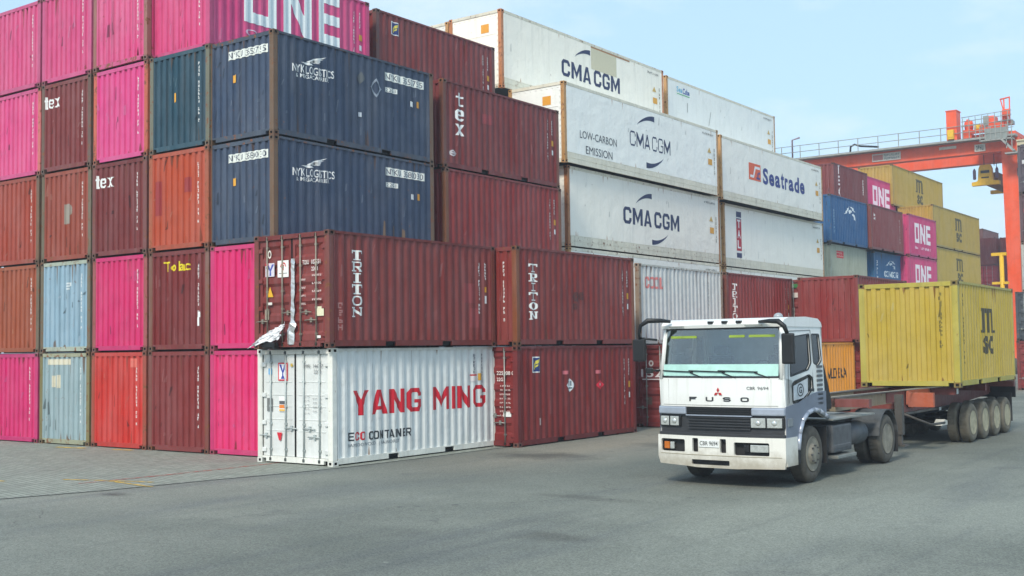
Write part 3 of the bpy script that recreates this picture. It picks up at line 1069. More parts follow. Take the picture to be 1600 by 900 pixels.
def lv(i):
    return Hs * i
def end_marks(seed, s0=2.0, s1=2.05, z0=0.62, z1=2.2, col=WHITE):
    return ('E', marks(s0, s1, z0, z1, 16, seed, True, (4, 11, 14)), col, 'serial_marks')
def side_marks(seed, L=6.058, col=WHITE):
    a = L - 0.70
    return [('S', marks(a, a + .055, 0.85, 2.2, 15, seed, True, (4, 11)), col, 'serial_marks'),
            ('S', marks(a + .25, a + .29, 1.7, 2.2, 6, seed + 1), col, 'serial_marks'),
            ('S', [q(a + .24, 1.36, a + .40, 1.54)], (214, 160, 40), 'hazard_sticker'),
            ('S', [q(a + .25, 1.06, a + .38, 1.22)], WHITE, 'hazard_sticker')]

# ---- the five columns facing the camera's left --------------------------------
# column 1 (farthest left)
x = -4 * P
container(x, 0, lv(0), (202, 32, 104), 'magenta pink container on the paving at the foot of the leftmost column', [end_marks(1)], wear=.15)
container(x, .02, lv(1), BROWN, 'brownish orange container second from the bottom of the leftmost column', [end_marks(2)], post=POSTO)
container(x, .0, lv(2), BRICK, 'brick orange container in the middle of the leftmost column under two pink ones', [end_marks(3)], post=POSTR)
container(x, .03, lv(3), (212, 74, 130), 'faded pink container second from the top of the leftmost column', [end_marks(4)], wear=.35, post=(196, 96, 90))
container(x, .0, lv(4), (206, 76, 126), 'faded pink container on top of the leftmost column, its roof edge lowest against the sky', [end_marks(5)], wear=.3)
# column 2
x = -3 * P
container(x, 0, lv(0), PALEB, 'pale grey blue rusty container standing on the paving, cream patch near its top', [
    end_marks(6), ('E', [q(.42, 2.26, 1.55, 2.42)], (214, 208, 186), 'bare_patch'), ('E', [q(.62, 1.62, .78, 1.95), q(.86, 1.60, 1.0, 1.97)], (206, 200, 176), 'bare_patch')],
    wear=.8, post=(122, 112, 70), frame=(150, 152, 126))
container(x, .01, lv(1), (142, 172, 188), 'pale blue weathered container resting on the pale grey blue one', [
    end_marks(7), ('E', marks(1.2, 1.5, 1.72, 1.98, 1, 5), (206, 214, 214), 'bare_patch')], wear=.65, post=POSTO, frame=(158, 166, 150))
container(x, .02, lv(2), (150, 66, 44), 'brick orange container with a grey smudge, on top of the pale blue one', [
    end_marks(8), ('E', [q(1.15, 1.05, 1.4, 1.62), [(1.4, 1.3), (1.55, 1.42), (1.4, 1.6)]], (150, 140, 128), 'smudge')], wear=.55, post=POSTO)
container(x, .0, lv(3), (116, 46, 50), 'maroon container with white three-letter lettering, directly under the top pink one of the second column', [
    ('E', block('tex', .12, .92, 1.88, 2.24, .26, .2, .12), WHITE, 'lettering'), end_marks(9)], wear=.55, post=(104, 80, 66))
container(x, .0, lv(4), (208, 74, 126), 'faded pink container on top of the second column from the left', [end_marks(10)], wear=.3)
# column 3
x = -2 * P
container(x, 0, lv(0), REDO, 'bright orange red container on the paving between the pale grey blue and the maroon one', [
    end_marks(11), ('E', [q(1.72, 2.18, 2.06, 2.42)], (214, 110, 96), 'patch')], wear=.35, post=(150, 66, 46))
container(x, .02, lv(1), PINK, 'vivid pink container on top of the orange red one', [end_marks(12)], wear=.15, post=(150, 80, 76))
container(x, .0, lv(2), (108, 34, 46), 'dark maroon container with white three-letter lettering, directly on the vivid pink one', [
    ('E', block('tex', .12, .94, 1.92, 2.28, .26, .2, .12), WHITE, 'lettering'), end_marks(13)], wear=.45, post=(116, 66, 60))
container(x, .02, lv(3), (216, 70, 134), 'bright pink container with rusty orange corner posts beside the teal one', [end_marks(14)], wear=.3, post=(196, 92, 62))
container(x, .0, lv(4), (206, 70, 124), 'scuffed pink container with grey stains on top of the third column', [end_marks(15)], wear=.85, post=(150, 96, 84))
# column 4
x = -P
container(x, 0, lv(0), (120, 40, 46), 'maroon container on the paving beside the vivid pink one at the white container', [end_marks(16)], wear=.4, post=(120, 64, 54))
container(x, .01, lv(1), (112, 34, 40), 'dark maroon container with small yellow lettering', [
    ('E', place(text2d('Tolac', .016), .62, 1.66, 2.06, 2.32), (228, 208, 32), 'lettering'), end_marks(17),
    ('E', [q(1.93, .62, 2.06, .84), q(1.98, .84, 2.1, .98)], WHITE, 'sticker')], wear=.45, post=(116, 74, 56))
container(x, .0, lv(2), ORAN, 'orange container with two dark red repair patches beside a navy one', [
    end_marks(18), ('E', [q(.22, .95, .50, 1.86), q(1.42, 1.48, 1.72, 1.86)], (150, 50, 48), 'repair_patch')], wear=.35, post=(160, 82, 50))
container(x, .02, lv(3), TEAL, 'dark teal blue container beside the upper navy one, under pink', [
    end_marks(19), ('E', [q(.98, 1.28, 1.10, 1.52)], (224, 160, 40), 'hazard_sticker')], wear=.4, post=(112, 110, 92))
container(-2.83, .27, lv(4), (210, 66, 122), 'pink container with huge white block lettering on its long side, behind the upper navy one', [
    end_marks(20), ('S', word_block('O', 1.18, 2.32, .96, 2.46) + word_block('N', 2.58, 3.66, .96, 2.46) + word_block('E', 3.94, 4.78, .96, 2.46), (226, 234, 232), 'lettering'),
    ('S', place(text2d('OCEAN', .01), 1.22, 3.2, .60, .78), (226, 200, 214), 'lettering')] + side_marks(21), wear=.3, rz=R(.2))
# column 5
x = -.04
container(x, 0, lv(0), (212, 38, 106), 'vivid pink container on the paving, half hidden by the white one', [], wear=.1)
container(x, .01, lv(1), (214, 38, 108), 'vivid pink container half hidden by the brown red one, under navy', [], wear=.12)

def nyk(zl, label, num):
    pat = q(0, 0, 1, 1)
    wing = [[(0, .10), (.30, .0), (.52, .10), (.30, .22)]]
    for i in range(4):
        tip = (1 - .10 * i, 1 - .22 * i)
        wing.append([(.24 + .10 * i, .26 + .02 * i), (.33 + .10 * i, .22 + .02 * i), (.62 + .05 * i, .50 - .05 * i), tip, (.50 + .06 * i, .62 - .06 * i)])
    return container(-.22, .09, zl, NAVY, label, [
        ('S', place(text2d('NYK LOGISTICS', .012), .64, 2.08, 1.68, 1.88, .05), WHITE, 'lettering'),
        ('S', place(text2d('& MEGACARRIER', .012), .76, 1.92, 1.56, 1.66, .05), WHITE, 'lettering'),
        ('S', place(wing, .92, 1.82, 1.92, 2.24), WHITE, 'logo'),
        ('S', [q(4.02, 2.07, 5.64, 2.29)], (226, 230, 222), 'number_panel'),
        ('S', [q(4.03, 1.75, 4.52, 1.88)], (226, 230, 222), 'number_panel'),
        ('S', place(text2d(num, 0), 4.08, 5.58, 2.10, 2.26), (52, 60, 82), 'lettering'),
        ('S', place(text2d('22G1', 0), 4.09, 4.46, 1.77, 1.86), (52, 60, 82), 'lettering'),
        ('S', [q(5.05, 1.5, 5.2, 1.65)], WHITE, 'hazard_sticker'), ('S', [q(5.32, 1.5, 5.46, 1.68)], (214, 150, 40), 'hazard_sticker'),
        ('E', place([pat], .74, 2.2, 2.07, 2.28), (226, 230, 222), 'number_panel'),
        ('E', place(text2d(num, 0), .8, 2.14, 2.10, 2.25), (52, 60, 82), 'lettering'),
        ('E', [q(.93, 1.48, 1.07, 1.67)], (224, 166, 60), 'hazard_sticker')] + ([
        ('S', [[(3.06, 1.78), (3.24, 1.95), (3.1, 2.12), (2.93, 1.93)]], (92, 96, 98), 'bare_patch'),
        ('S', place(ring(4, .5, .5, .36, .36), 3.44, 3.9, 1.52, 2.04), (150, 160, 172), 'placard_mark'),
        ('S', [q(2.98, .9, 3.1, 1.02)], (190, 198, 204), 'bare_patch')] if zl > 6 else [
        ('S', [[(3.9, .3), (4.0, .3), (3.98, .8), (3.93, .82)], [(4.3, .2), (4.38, .2), (4.37, .72), (4.32, .7)], [(4.68, .25), (4.8, .25), (4.78, .6), (4.7, .66)]], (112, 92, 74), 'rust_run')]),
        wear=.6, post=(112, 86, 62), frame=(64, 74, 88))
nyk(lv(2), 'lower navy blue container with white wing logo, resting on brown red and pink', 'NYKU 358003 0')
nyk(lv(3), 'upper navy blue container with white wing logo and a scuffed diamond on its side', 'NYKU 355275 5')

# ---- second bay along the yard ---------------------------------------------------
FLORENS = lambda s0, z0: [
    ('S', [q(s0, z0, s0 + .38, z0 + .42)], WHITE, 'logo'), ('S', [q(s0 + .03, z0 + .03, s0 + .35, z0 + .39)], (36, 56, 116), 'logo'),
    ('S', place([[(.3, .2), (.42, .2), (.44, .5), (.8, .62), (.86, .86), (.5, .74), (.3, .5)], [(.44, .3), (.7, .42), (.72, .55), (.45, .42)]], s0, s0 + .38, z0, z0 + .42), (222, 206, 84), 'logo')]
container(-3.04, 6.83, lv(4), (118, 46, 48), 'maroon container with a blue and yellow square logo, behind the top pink lettered one', FLORENS(.69, 1.94) + side_marks(31), wear=.45, post=(104, 66, 60))
container(-.30, 6.68, lv(3), (112, 38, 42), 'maroon container with three white letters stacked vertically on its long side', [
    ('S', place(glyph('t', .28, .18), .62, .98, 1.90, 2.30) + place(glyph('e', .28, .18), .60, .98, 1.46, 1.80) + place(glyph('x', .28, .18), .60, .98, 1.02, 1.36), WHITE, 'lettering'), ('S', [q(1.84, 1.56, 2.38, 1.86)], (142, 58, 62), 'repair_patch'),
    ('S', place(ring(10, .5, .3, .36, .16), .30, .62, .30, .62) + [q(.32, .44, .62, .49)], (214, 206, 206), 'logo')] + side_marks(33), wear=.5, post=(112, 66, 50))
container(-.30, 6.75, lv(2), (130, 40, 44), 'crimson red container without lettering, under the maroon one with three stacked letters', side_marks(35), wear=.5, post=(122, 76, 48))

# ---- the bay standing out towards the road ----------------------------------------
ym = container(2.58, -.76, 0, (217, 220, 216), 'white container with big red lettering and a closed white door, on the paving', [
    ('S', block('YANG MING', .66, 5.56, 1.08, 1.64, .27, .18, .17, -.02), (206, 18, 40), 'lettering'),
    ('S', block('E', .53, .68, .52, .71), (40, 44, 50), 'lettering'),
    ('S', block('CO', .72, 1.06, .52, .71, gap=.1), (206, 30, 44), 'lettering'),
    ('S', block('CONTAINER', 1.18, 2.62, .51, .70, .24, .17, .28), (40, 44, 50), 'lettering'),
    ('S', place(text2d('BAMBOO WOOD  |  RAINFOREST', 0), .52, 2.24, .36, .46), (120, 128, 134), 'lettering'),
    ('S', marks(5.04, 5.12, 1.9, 2.42, 6, 41), (90, 100, 108), 'serial_marks'), ('S', marks(5.38, 5.46, 1.3, 2.42, 13, 42), (90, 100, 108), 'serial_marks'),
    ('S', [q(4.92, 1.72, 5.24, 1.92)], (232, 224, 220), 'sticker'), ('S', [q(4.94, 1.86, 5.22, 1.9)], (200, 60, 60), 'sticker'), ('S', [q(5.26, 1.74, 5.36, 1.92)], (214, 160, 50), 'hazard_sticker'),
    ('D', [q(.67, 1.88, .98, 2.29)], (214, 34, 50), 'logo'), ('D', [q(.70, 1.91, .95, 2.26)], (236, 236, 238), 'logo'),
    ('D', place([[(0, 1), (.28, 1), (.5, .58), (.42, .4)], [(1, 1), (.72, 1), (.5, .58), (.58, .4)], [(.38, 0), (.62, 0), (.58, .4), (.5, .58), (.42, .4)], [(.2, .0), (.38, 0), (.42, .25)], [(.62, 0), (.8, 0), (.58, .25)]], .71, .94, 1.92, 2.25), (58, 66, 160), 'logo'),
    ('D', [q(.35, 2.02, .46, 2.16)], (70, 160, 214), 'sticker'), ('D', [q(.30, 1.18, .48, 1.48)], (112, 114, 112), 'vent_grille'),
    ('D', [q(.70, 1.18, .92, 1.52)], (240, 240, 236), 'sticker'), ('D', [q(.71, 1.34, .91, 1.42)], (92, 92, 96), 'sticker'), ('D', [q(.71, 1.25, .91, 1.33)], (230, 130, 50), 'sticker'), ('D', [q(.71, 1.19, .91, 1.23)], (230, 180, 60), 'sticker'),
    ('D', [[(.63, .70), (.80, .70), (.76, .52), (.70, .52)]], (208, 34, 50), 'sticker'),
    ('D', place(text2d('YMMU', .0), 1.52, 1.72, 2.17, 2.25) + place(text2d('144237', 0), 1.82, 2.12, 2.17, 2.25) + place(text2d('0', 0), 2.22, 2.27, 2.17, 2.25) + place(text2d('22G1', 0), 1.84, 2.06, 2.04, 2.13), (70, 74, 78), 'lettering'),
    ('D', [p for i in range(9) for p in marks(1.50 + .30 * (i % 2), 1.70 + .38 * (i % 2), 1.52 - .047 * i, 1.545 - .047 * i, 6, 50 + i, False, (3,))], (120, 124, 126), 'serial_marks'),
    ('D', [q(1.09, 2.20, 1.16, 2.27)], (196, 164, 60), 'sticker')],
    door='flat', wear=.14, frame=(224, 224, 214), bars=plain('light_grey_steel', (176, 184, 182), .45, .2))
tri = container(2.70, -.96, lv(1), (124, 44, 38), 'brown red container with white vertical slab lettering and ribbed doors, on the white one', [
    ('S', slab_column('TRITON', .72, 1.08, .66, 2.20), (236, 236, 230), 'lettering'), ('S', [q(4.76, 1.1, 5.23, 1.6), q(5.0, .48, 5.36, .97)], (142, 62, 62), 'repair_patch'),
    ('S', marks(.30, .42, .35, 1.0, 4, 66), (160, 112, 108), 'scribble'),
    ('S', marks(5.34, 5.42, .82, 2.14, 15, 61, True, (4, 11)), WHITE, 'serial_marks'), ('S', marks(5.6, 5.66, 1.69, 2.15, 6, 62), WHITE, 'serial_marks'),
    ('S', [q(5.6, 1.39, 5.73, 1.53)], (220, 160, 40), 'hazard_sticker'), ('S', [q(5.6, 1.1, 5.73, 1.3)], WHITE, 'hazard_sticker'),
    ('D', [q(.35, 1.65, .65, 1.96)], (214, 206, 214), 'logo'), ('D', place([[(0, 1), (.28, 1), (.5, .58), (.42, .4)], [(1, 1), (.72, 1), (.5, .58), (.58, .4)], [(.38, 0), (.62, 0), (.58, .4), (.5, .58), (.42, .4)]], .39, .64, 1.67, 1.93), (70, 84, 166), 'logo'),
    ('D', [q(.35, 1.9, .46, 1.96)], (196, 50, 60), 'logo'),
    ('D', [q(.76, 1.62, 1.12, 2.0)], (240, 240, 234), 'sign'), ('D', place([q(.42, 0, .58, .5), [(.0, .42), (.12, .40), (.30, .75), (.5, .82), (.5, 1), (.2, .9)], [(1, .42), (.88, .40), (.7, .75), (.5, .82), (.5, 1), (.8, .9)], [(.3, .5), (.7, .5), (.5, .74)]], .84, 1.05, 1.78, 1.96), (200, 50, 44), 'sign'),
    ('D', [q(.80, 1.70, 1.08, 1.715)], (120, 120, 120), 'sign'),
    ('D', [[(.40, 1.18), (.62, 1.18), (.51, 1.42)]], (226, 170, 30), 'warning_sticker'), ('D', place(ring(8, .5, .5, .3, .3), .44, .56, 2.06, 2.26), (226, 220, 206), 'sticker'),
    ('D', [q(.42, 1.0, .58, 1.06)], (220, 214, 204), 'sticker'), ('D', [q(.34, .66, .48, .90)], (150, 138, 120), 'sticker'), ('D', [q(2.0, .71, 2.24, .92)], (226, 220, 186), 'sticker'), ('D', [q(2.0, .22, 2.14, .28)], (236, 232, 226), 'sticker'),
    ('D', place(text2d('TCKU', .01), 1.58, 1.78, 1.87, 1.97) + place(text2d('102551', .01), 1.86, 2.14, 1.87, 1.97) + place(text2d('22G1', .01), 1.86, 2.06, 1.72, 1.81), (236, 228, 222), 'lettering'),
    ('D', [p for i in range(8) for p in marks(1.52 if i % 2 else 1.88, 1.68 if i % 2 else 2.18, 1.60 - .09 * i, 1.645 - .09 * i, 5, 70 + i, False)], (224, 200, 194), 'serial_marks')],
    door='ribbed', wear=.35, frame=(112, 42, 36), post=(116, 52, 42), bars=plain('worn_bar_steel', (140, 132, 118), .5, .3))
container(3.37, 5.10, 0, (120, 30, 34), 'deep red container on the asphalt with white and red diamond placards on its side', FLORENS(.69, 1.90) + [
    ('S', [[(2.5, 1.33), (2.7, 1.52), (2.5, 1.71), (2.3, 1.52)]], (228, 232, 232), 'placard'), ('S', [q(2.44, 1.5, 2.48, 1.64), q(2.52, 1.5, 2.56, 1.64), q(2.42, 1.42, 2.58, 1.46)], (90, 110, 120), 'placard'),
    ('S', [[(4.05, 1.31), (4.24, 1.48), (4.05, 1.65), (3.86, 1.48)]], (214, 40, 62), 'placard'), ('S', [q(4.0, 1.46, 4.1, 1.52)], (240, 220, 220), 'placard'),
    ('S', [q(2.1, 1.82, 2.42, 1.92), q(3.84, 1.80, 4.12, 1.90)], (208, 112, 120), 'label_patch'), ('S', [q(.98, .52, 1.02, .70)], (224, 214, 210), 'scratch'),
    ('D', place(text2d('225908 0', .01), 1.75, 2.3, 1.86, 1.96) + place(text2d('22G1', .01), 1.75, 2.0, 1.70, 1.79), (236, 228, 222), 'lettering'),
    ('D', [p for i in range(8) for p in marks(1.84, 2.2, 1.56 - .11 * i, 1.6 - .11 * i, 6, 80 + i, False)], (220, 196, 190), 'serial_marks'), ('D', [q(1.95, .78, 2.2, .9)], WHITE, 'sticker')] + side_marks(36),
    door='ribbed', wear=.3, frame=(110, 34, 34))
container(3.33, 5.17, lv(1), (128, 44, 38), 'brown red container with vertical slab lettering and a dark smudge, on the deep red one', [
    ('S', slab_column('TRITON', .60, .97, .66, 2.17), (236, 236, 230), 'lettering'), end_marks(37),
    ('S', place(ring(6, .5, .5, .1, .12), 2.72, 3.0, 1.2, 1.5) + place(ring(6, .5, .5, .1, .12), 3.02, 3.26, 1.25, 1.5) + place(ring(6, .5, .5, .1, .1), 2.7, 2.9, .98, 1.18), (86, 40, 34), 'smudge')] + side_marks(38), wear=.45, post=(130, 74, 44))
container(2.47, 13.02, lv(1), (205, 207, 203), 'dirty white container with faded red lettering behind the truck cab', [
    ('S', block('COO', .40, 1.36, 1.82, 2.20, .26, .2, .1) + [q(1.42, 1.82, 1.50, 2.2), q(1.50, 1.82, 1.66, 1.9)], (214, 128, 124), 'lettering')] + [('S', marks(4.9, 5.0, 1.2, 2.2, 8, 90), (170, 174, 172), 'serial_marks')], wear=.6, frame=(190, 190, 180), post=(150, 132, 112))
container(4.62, 13.12, 0, (116, 30, 36), 'dark red container with ribbed doors on the asphalt, left of the truck cab', [
    ('D', place(text2d('152', .02), .22, .98, 1.58, 1.84) + [q(.22, 1.50, 1.1, 1.53)], (226, 220, 218), 'lettering'),
    ('D', place(ring(10, .5, .5, .2, .25), .5, .68, 1.92, 2.12), (214, 206, 200), 'logo'), ('D', [q(.42, .72, .6, .96)], (104, 84, 76), 'sticker')], door='ribbed', wear=.35)
container(2.50, 19.32, lv(1), (120, 38, 40), 'dark red container with vertical slab lettering right behind the cab roof', [
    ('S', slab_column('TRITON', .48, .92, .60, 2.22), (232, 228, 224), 'lettering'), ('S', [[(2.1, .9), (2.14, .9), (2.06, 1.6), (2.04, 1.6)]], (170, 140, 136), 'scratch')] + side_marks(91), wear=.6, post=(116, 62, 50))
container(2.78, 25.8, lv(1), (124, 40, 38), 'red container door end with a green tag, squeezed behind the vertical lettering one', [
    ('D', [q(1.78, 2.26, 2.2, 2.42)], (52, 120, 62), 'tag'), ('D', [q(1.86, 1.86, 2.2, 2.06), q(1.9, 1.05, 2.05, 1.45), q(1.9, .5, 2.05, .8)], (214, 206, 200), 'sticker')], door='ribbed', wear=.4, post=(120, 78, 46))
container(5.15, 18.9, 0, (236, 150, 16), 'bright orange container with dark lettering, between the cab and the trailer load', [
    ('S', place(text2d('VLDERA', .015), 3.2, 5.15, 1.28, 1.66), (62, 46, 34), 'lettering')], wear=.4, frame=(222, 146, 40))
container(5.42, 24.75, lv(1), (122, 38, 42), 'plain dark red container standing across behind the yellow trailer load', [], wear=.55)
container(5.50, 25.1, 0, (120, 34, 40), 'dark red container showing a slit between the orange one and the trailer load', [], door='ribbed', wear=.4)

# ---- refrigerated containers ---------------------------------------------------
RW, RF, RP = (238, 237, 226), (222, 217, 196), (186, 140, 84)
def reefer(X, Y, Z, label, specs, rgb=RW, wear=.35, post=RP, H=2.896, L=12.192):
    return container(X, Y, Z, rgb, label, specs + ([('E', [[(.02, H - .3), (.10, H - .25), (.12, H - 1.2), (.06, H - 1.6), (.03, H - .9)]], (168, 104, 52), 'rust_run')] if wear > .4 else []) + [
        ('E', [q(1.5, H - .78, 1.86, H - .46)], (230, 160, 50), 'hazard_sticker'),
        ('S', [q(L - 1.0, H * .44, L - .62, H * .53)], (222, 160, 50), 'hazard_sticker'),
        ('S', [[(L - 1.05, H * .62), (L - .7, H * .62), (L - .87, H * .70)]], (206, 170, 90), 'hazard_sticker'),
        ('S', marks(L - .45, L - .37, H * .3, H * .7, 6, int(Y * 10)), (130, 124, 110), 'serial_marks'),
        ('S', marks(L - 1.5, L - .45, H * .88, H * .91, 9, int(Y * 7), False), (140, 140, 136), 'serial_marks')],
        L=L, H=H, kind='reefer', wear=wear, frame=RF, post=post)
def cma(s0, s1, z0, z1, bold=.035, arcs=()):
    w, h = (.27, .19) if bold > .02 else (.13, .11)
    out = [('S', block('CMA', s0, s0 + (s1 - s0) * .485, z0, z1, w, h) + block('CGM', s0 + (s1 - s0) * .535, s1, z0, z1, w, h), NAVYL, 'lettering')]
    for a in arcs:
        out.append(('S', arc(*a), NAVYL, 'logo'))
    return out
reefer(-1.54, 15.1, 3.23, 'white refrigerated container showing only a strip under the lower blue lettered one', [], wear=.5)
reefer(-1.54, 15.09, 6.15, 'white refrigerated container with bold navy lettering and a very rusty corner post', cma(3.86, 8.38, 1.13, 1.78, .04, [(4.84, 6.1, 1.98, 2.46, True), (6.06, 7.36, .44, .9, False)]), rgb=(247, 243, 229), wear=.5, post=(168, 108, 58))
reefer(-1.33, 14.64, 9.07, 'white refrigerated container reading LOW-CARBON EMISSION beside thin navy lettering', cma(4.55, 7.80, 1.22, 1.80, .012, [(5.12, 6.5, 2.1, 2.6, True), (5.8, 7.2, .48, 1.0, False)]) + [
    ('S', place(text2d('LOW-CARBON', 0), 1.0, 3.56, 1.0, 1.28) + place(text2d('EMISSION', 0), 1.39, 3.23, .47, .76), (62, 66, 76), 'lettering')], wear=.22, rgb=(243, 244, 236))
reefer(-3.71, 14.19, 11.99, 'highest white refrigerated container, a beige repair sheet over its navy lettering', cma(3.94, 8.36, 1.18, 1.84, .04, [(4.9, 6.05, 2.1, 2.56, True)]) + [
    ('S', [q(6.12, 1.84, 8.1, 2.75)], (208, 200, 170), 'repair_sheet'), ('S', [q(6.1, 2.70, 9.2, 2.765)], (168, 120, 76), 'rust_run')], wear=.5, rgb=(248, 242, 226), post=(190, 120, 70))
reefer(-3.71 - 2.56, 14.3, 11.99, 'white refrigerated container of which only a corner shows left of the highest one', [], wear=.4)
reefer(-1.66, 27.75, 9.07, 'white refrigerated container with orange square logo and heavy blue lettering', [
    ('S', [q(2.95, 1.22, 4.28, 2.02)], (226, 96, 52), 'logo'), ('S', [[(3.1, 1.34), (3.5, 1.34), (3.72, 1.78), (4.2, 1.78), (4.2, 1.9), (3.62, 1.9), (3.42, 1.46), (3.1, 1.46)]], (236, 236, 236), 'logo'),
    ('S', [q(3.78, 1.3, 4.2, 1.4), q(3.9, 1.4, 4.02, 1.6), q(4.02, 1.56, 4.2, 1.66)], (50, 60, 130), 'logo'),
    ('S', bold_word('Seatrade', 4.52, 9.68, 1.16, 1.95, .035), (38, 56, 130), 'lettering')], wear=.35, rgb=(243, 241, 230))
reefer(-2.04, 28.69, 6.15, 'white refrigerated container with a narrow vertical red and navy sign', [
    ('S', [q(1.32, .5, 1.86, 2.6)], (236, 234, 230), 'logo'), ('S', [q(1.32, .78, 1.86, 2.24)], (186, 36, 52), 'logo'), ('S', [q(1.32, 2.34, 1.86, 2.6), q(1.32, .46, 1.86, .68), q(1.32, 2.25, 1.86, 2.29)], (52, 58, 98), 'logo'),
    ('S', text_column('TAL', 1.42, 1.76, .80, 2.22, .03, .8), (240, 236, 234), 'lettering')], wear=.25, rgb=(247, 244, 231))
reefer(-2.04, 28.7, 3.23, 'white refrigerated container showing a thin strip above the red one behind the cab', [], wear=.5)
reefer(-3.99, 27.16, 11.99, 'greyish white refrigerated container with a small blue logo near its corner, against the sky', [
    ('S', place(text2d('Sea', .02), 1.0, 1.55, 2.32, 2.58), (90, 180, 214), 'lettering'), ('S', place(text2d('Cube', .03), 1.6, 2.26, 2.30, 2.58), (30, 80, 160), 'lettering'), ('S', [q(1.0, 2.22, 2.26, 2.26)], (80, 180, 110), 'lettering'),
    ('S', [[(4.2, 1.2), (4.24, 1.2), (4.5, 1.9), (4.46, 1.9)], [(2.0, 1.5), (2.06, 1.5), (2.06, 1.95), (2.0, 1.95)]], (150, 150, 144), 'scratch')], wear=.3, rgb=(238, 240, 234))

# ---- far stacks ---------------------------------------------------------------
FH = 2.735
def fl(i):
    return 2.75 * i
globe = [[(.0, .35), (.12, .5), (.3, .8), (.5, 1), (.42, .8), (.25, .45)], [(.55, 1), (.8, .95), (1, .65), (.8, .72)], [(.35, .62), (.6, .8), (.7, .62), (.5, .45)], [(.72, .5), (.95, .45), (1, .0), (.86, .2)]]
container(-2.75, 43.69, fl(2), (172, 178, 158), 'pale grey green container with small red lettering beyond the refrigerated row', [
    ('S', [q(.98, 1.98, 2.1, 2.38)], (214, 60, 64), 'logo'), ('S', place(text2d('COOL', .03), 1.04, 2.04, 2.05, 2.31), (226, 170, 160), 'lettering')], H=FH, wear=.3)
container(-2.56, 43.41, fl(3), (26, 88, 140), 'blue container with a white globe mark, on the pale grey green one', [
    ('S', place(globe, 2.2, 4.0, 1.5, 2.3), (220, 230, 236), 'logo'), ('S', marks(.5, .62, .5, 1.9, 9, 101), (160, 190, 210), 'serial_marks')], H=FH, wear=.45)
container(-4.6, 49.6, fl(4), (112, 46, 52), 'maroon container with white vertical lettering high above the blue one', [
    ('S', text_column('TEX', .72, 1.05, .6, 2.7, .03), (226, 216, 214), 'lettering'), ('S', marks(5.2, 5.3, 1.2, 2.2, 8, 102), WHITE, 'serial_marks')], H=FH, wear=.5)
container(-2.77, 51.06, fl(2), (38, 106, 156), 'lighter blue container with white globe and lettering, low in the far stack', [
    ('S', place(globe, 2.2, 4.1, 1.72, 2.3), (226, 236, 240), 'logo'), ('S', block('CONGOR', 1.95, 4.6, 1.24, 1.62), (226, 236, 240), 'lettering'),
    ('S', place(text2d('WORLD', .02), 2.0, 4.0, .86, 1.1), (226, 236, 240), 'lettering'), ('S', marks(.5, .68, .4, 2.2, 8, 103), WHITE, 'serial_marks')], H=FH, wear=.3)
container(-2.38, 49.62, fl(3), (122, 56, 56), 'dull red brown container between the blue one and the pink one far down the yard', [
    ('S', marks(.45, .75, 1.75, 2.25, 2, 104), WHITE, 'serial_marks'), ('S', marks(5.35, 5.45, .6, 2.2, 8, 105), WHITE, 'serial_marks')], H=FH, wear=.55)
def far_one(X, Y, i, label, sub=False):
    sp = [('S', word_block('ONE', 1.2, 4.72, .92, 2.22, .18), (236, 228, 232), 'lettering')]
    if sub:
        sp.append(('S', marks(1.2, 4.7, .52, .68, 16, 106, False, (3, 4)), (232, 200, 214), 'lettering'))
    return container(X, Y, fl(i), (206, 56, 116), label, sp, H=FH, wear=.3)
far_one(-4.92, 56.43, 4, 'highest far pink container with white block lettering, below the yellow end')
far_one(-2.21, 56.39, 3, 'middle far pink container with white block lettering and a small line under it', True)
far_one(-2.21, 56.3, 2, 'lowest far pink container with white block lettering, cut by the trailer load')
MSCM = [q(0, 0, .2, 1), q(.4, 0, .6, .85), q(.8, 0, 1, .85), [(.2, .8), (.2, 1), (.9, 1), (1, .85)], q(-.12, 0, 0, .1), q(1.0, 0, 1.12, .1), q(-.1, .88, 0, 1)]
def msc(s0, s1, z0, z1, col):
    h = z1 - z0
    return [('S', place(MSCM, s0, s1, z0 + h * .47, z1) + place(text2d('sc', .035), s0 + .1, s1, z0, z0 + h * .40), col, 'logo')]
YEL = (176, 150, 58)
container(-2.32, 62.2, 6.33, YEL, 'lower far yellow container with dark letters, just above the trailer load', msc(5.6, 7.1, .62, 2.36, (82, 78, 44)), L=12.192, H=2.896, wear=.3)
container(-2.32, 62.21, 9.25, (174, 147, 58), 'middle far yellow container with dark letters, beside two pink ones', msc(5.6, 7.1, .66, 2.38, (78, 74, 46)), L=12.192, H=2.896, wear=.3)
container(-4.74, 61.31, 12.17, (174, 148, 60), 'topmost far yellow container with dark letters under the crane girder', msc(5.5, 7.0, .62, 2.45, (78, 74, 50)), L=12.192, H=2.896, wear=.3)
container(-7.7, 56.2, fl(4) + .3, (110, 44, 50), 'maroon container peeking out left of the topmost far yellow one', [], H=FH, wear=.5)

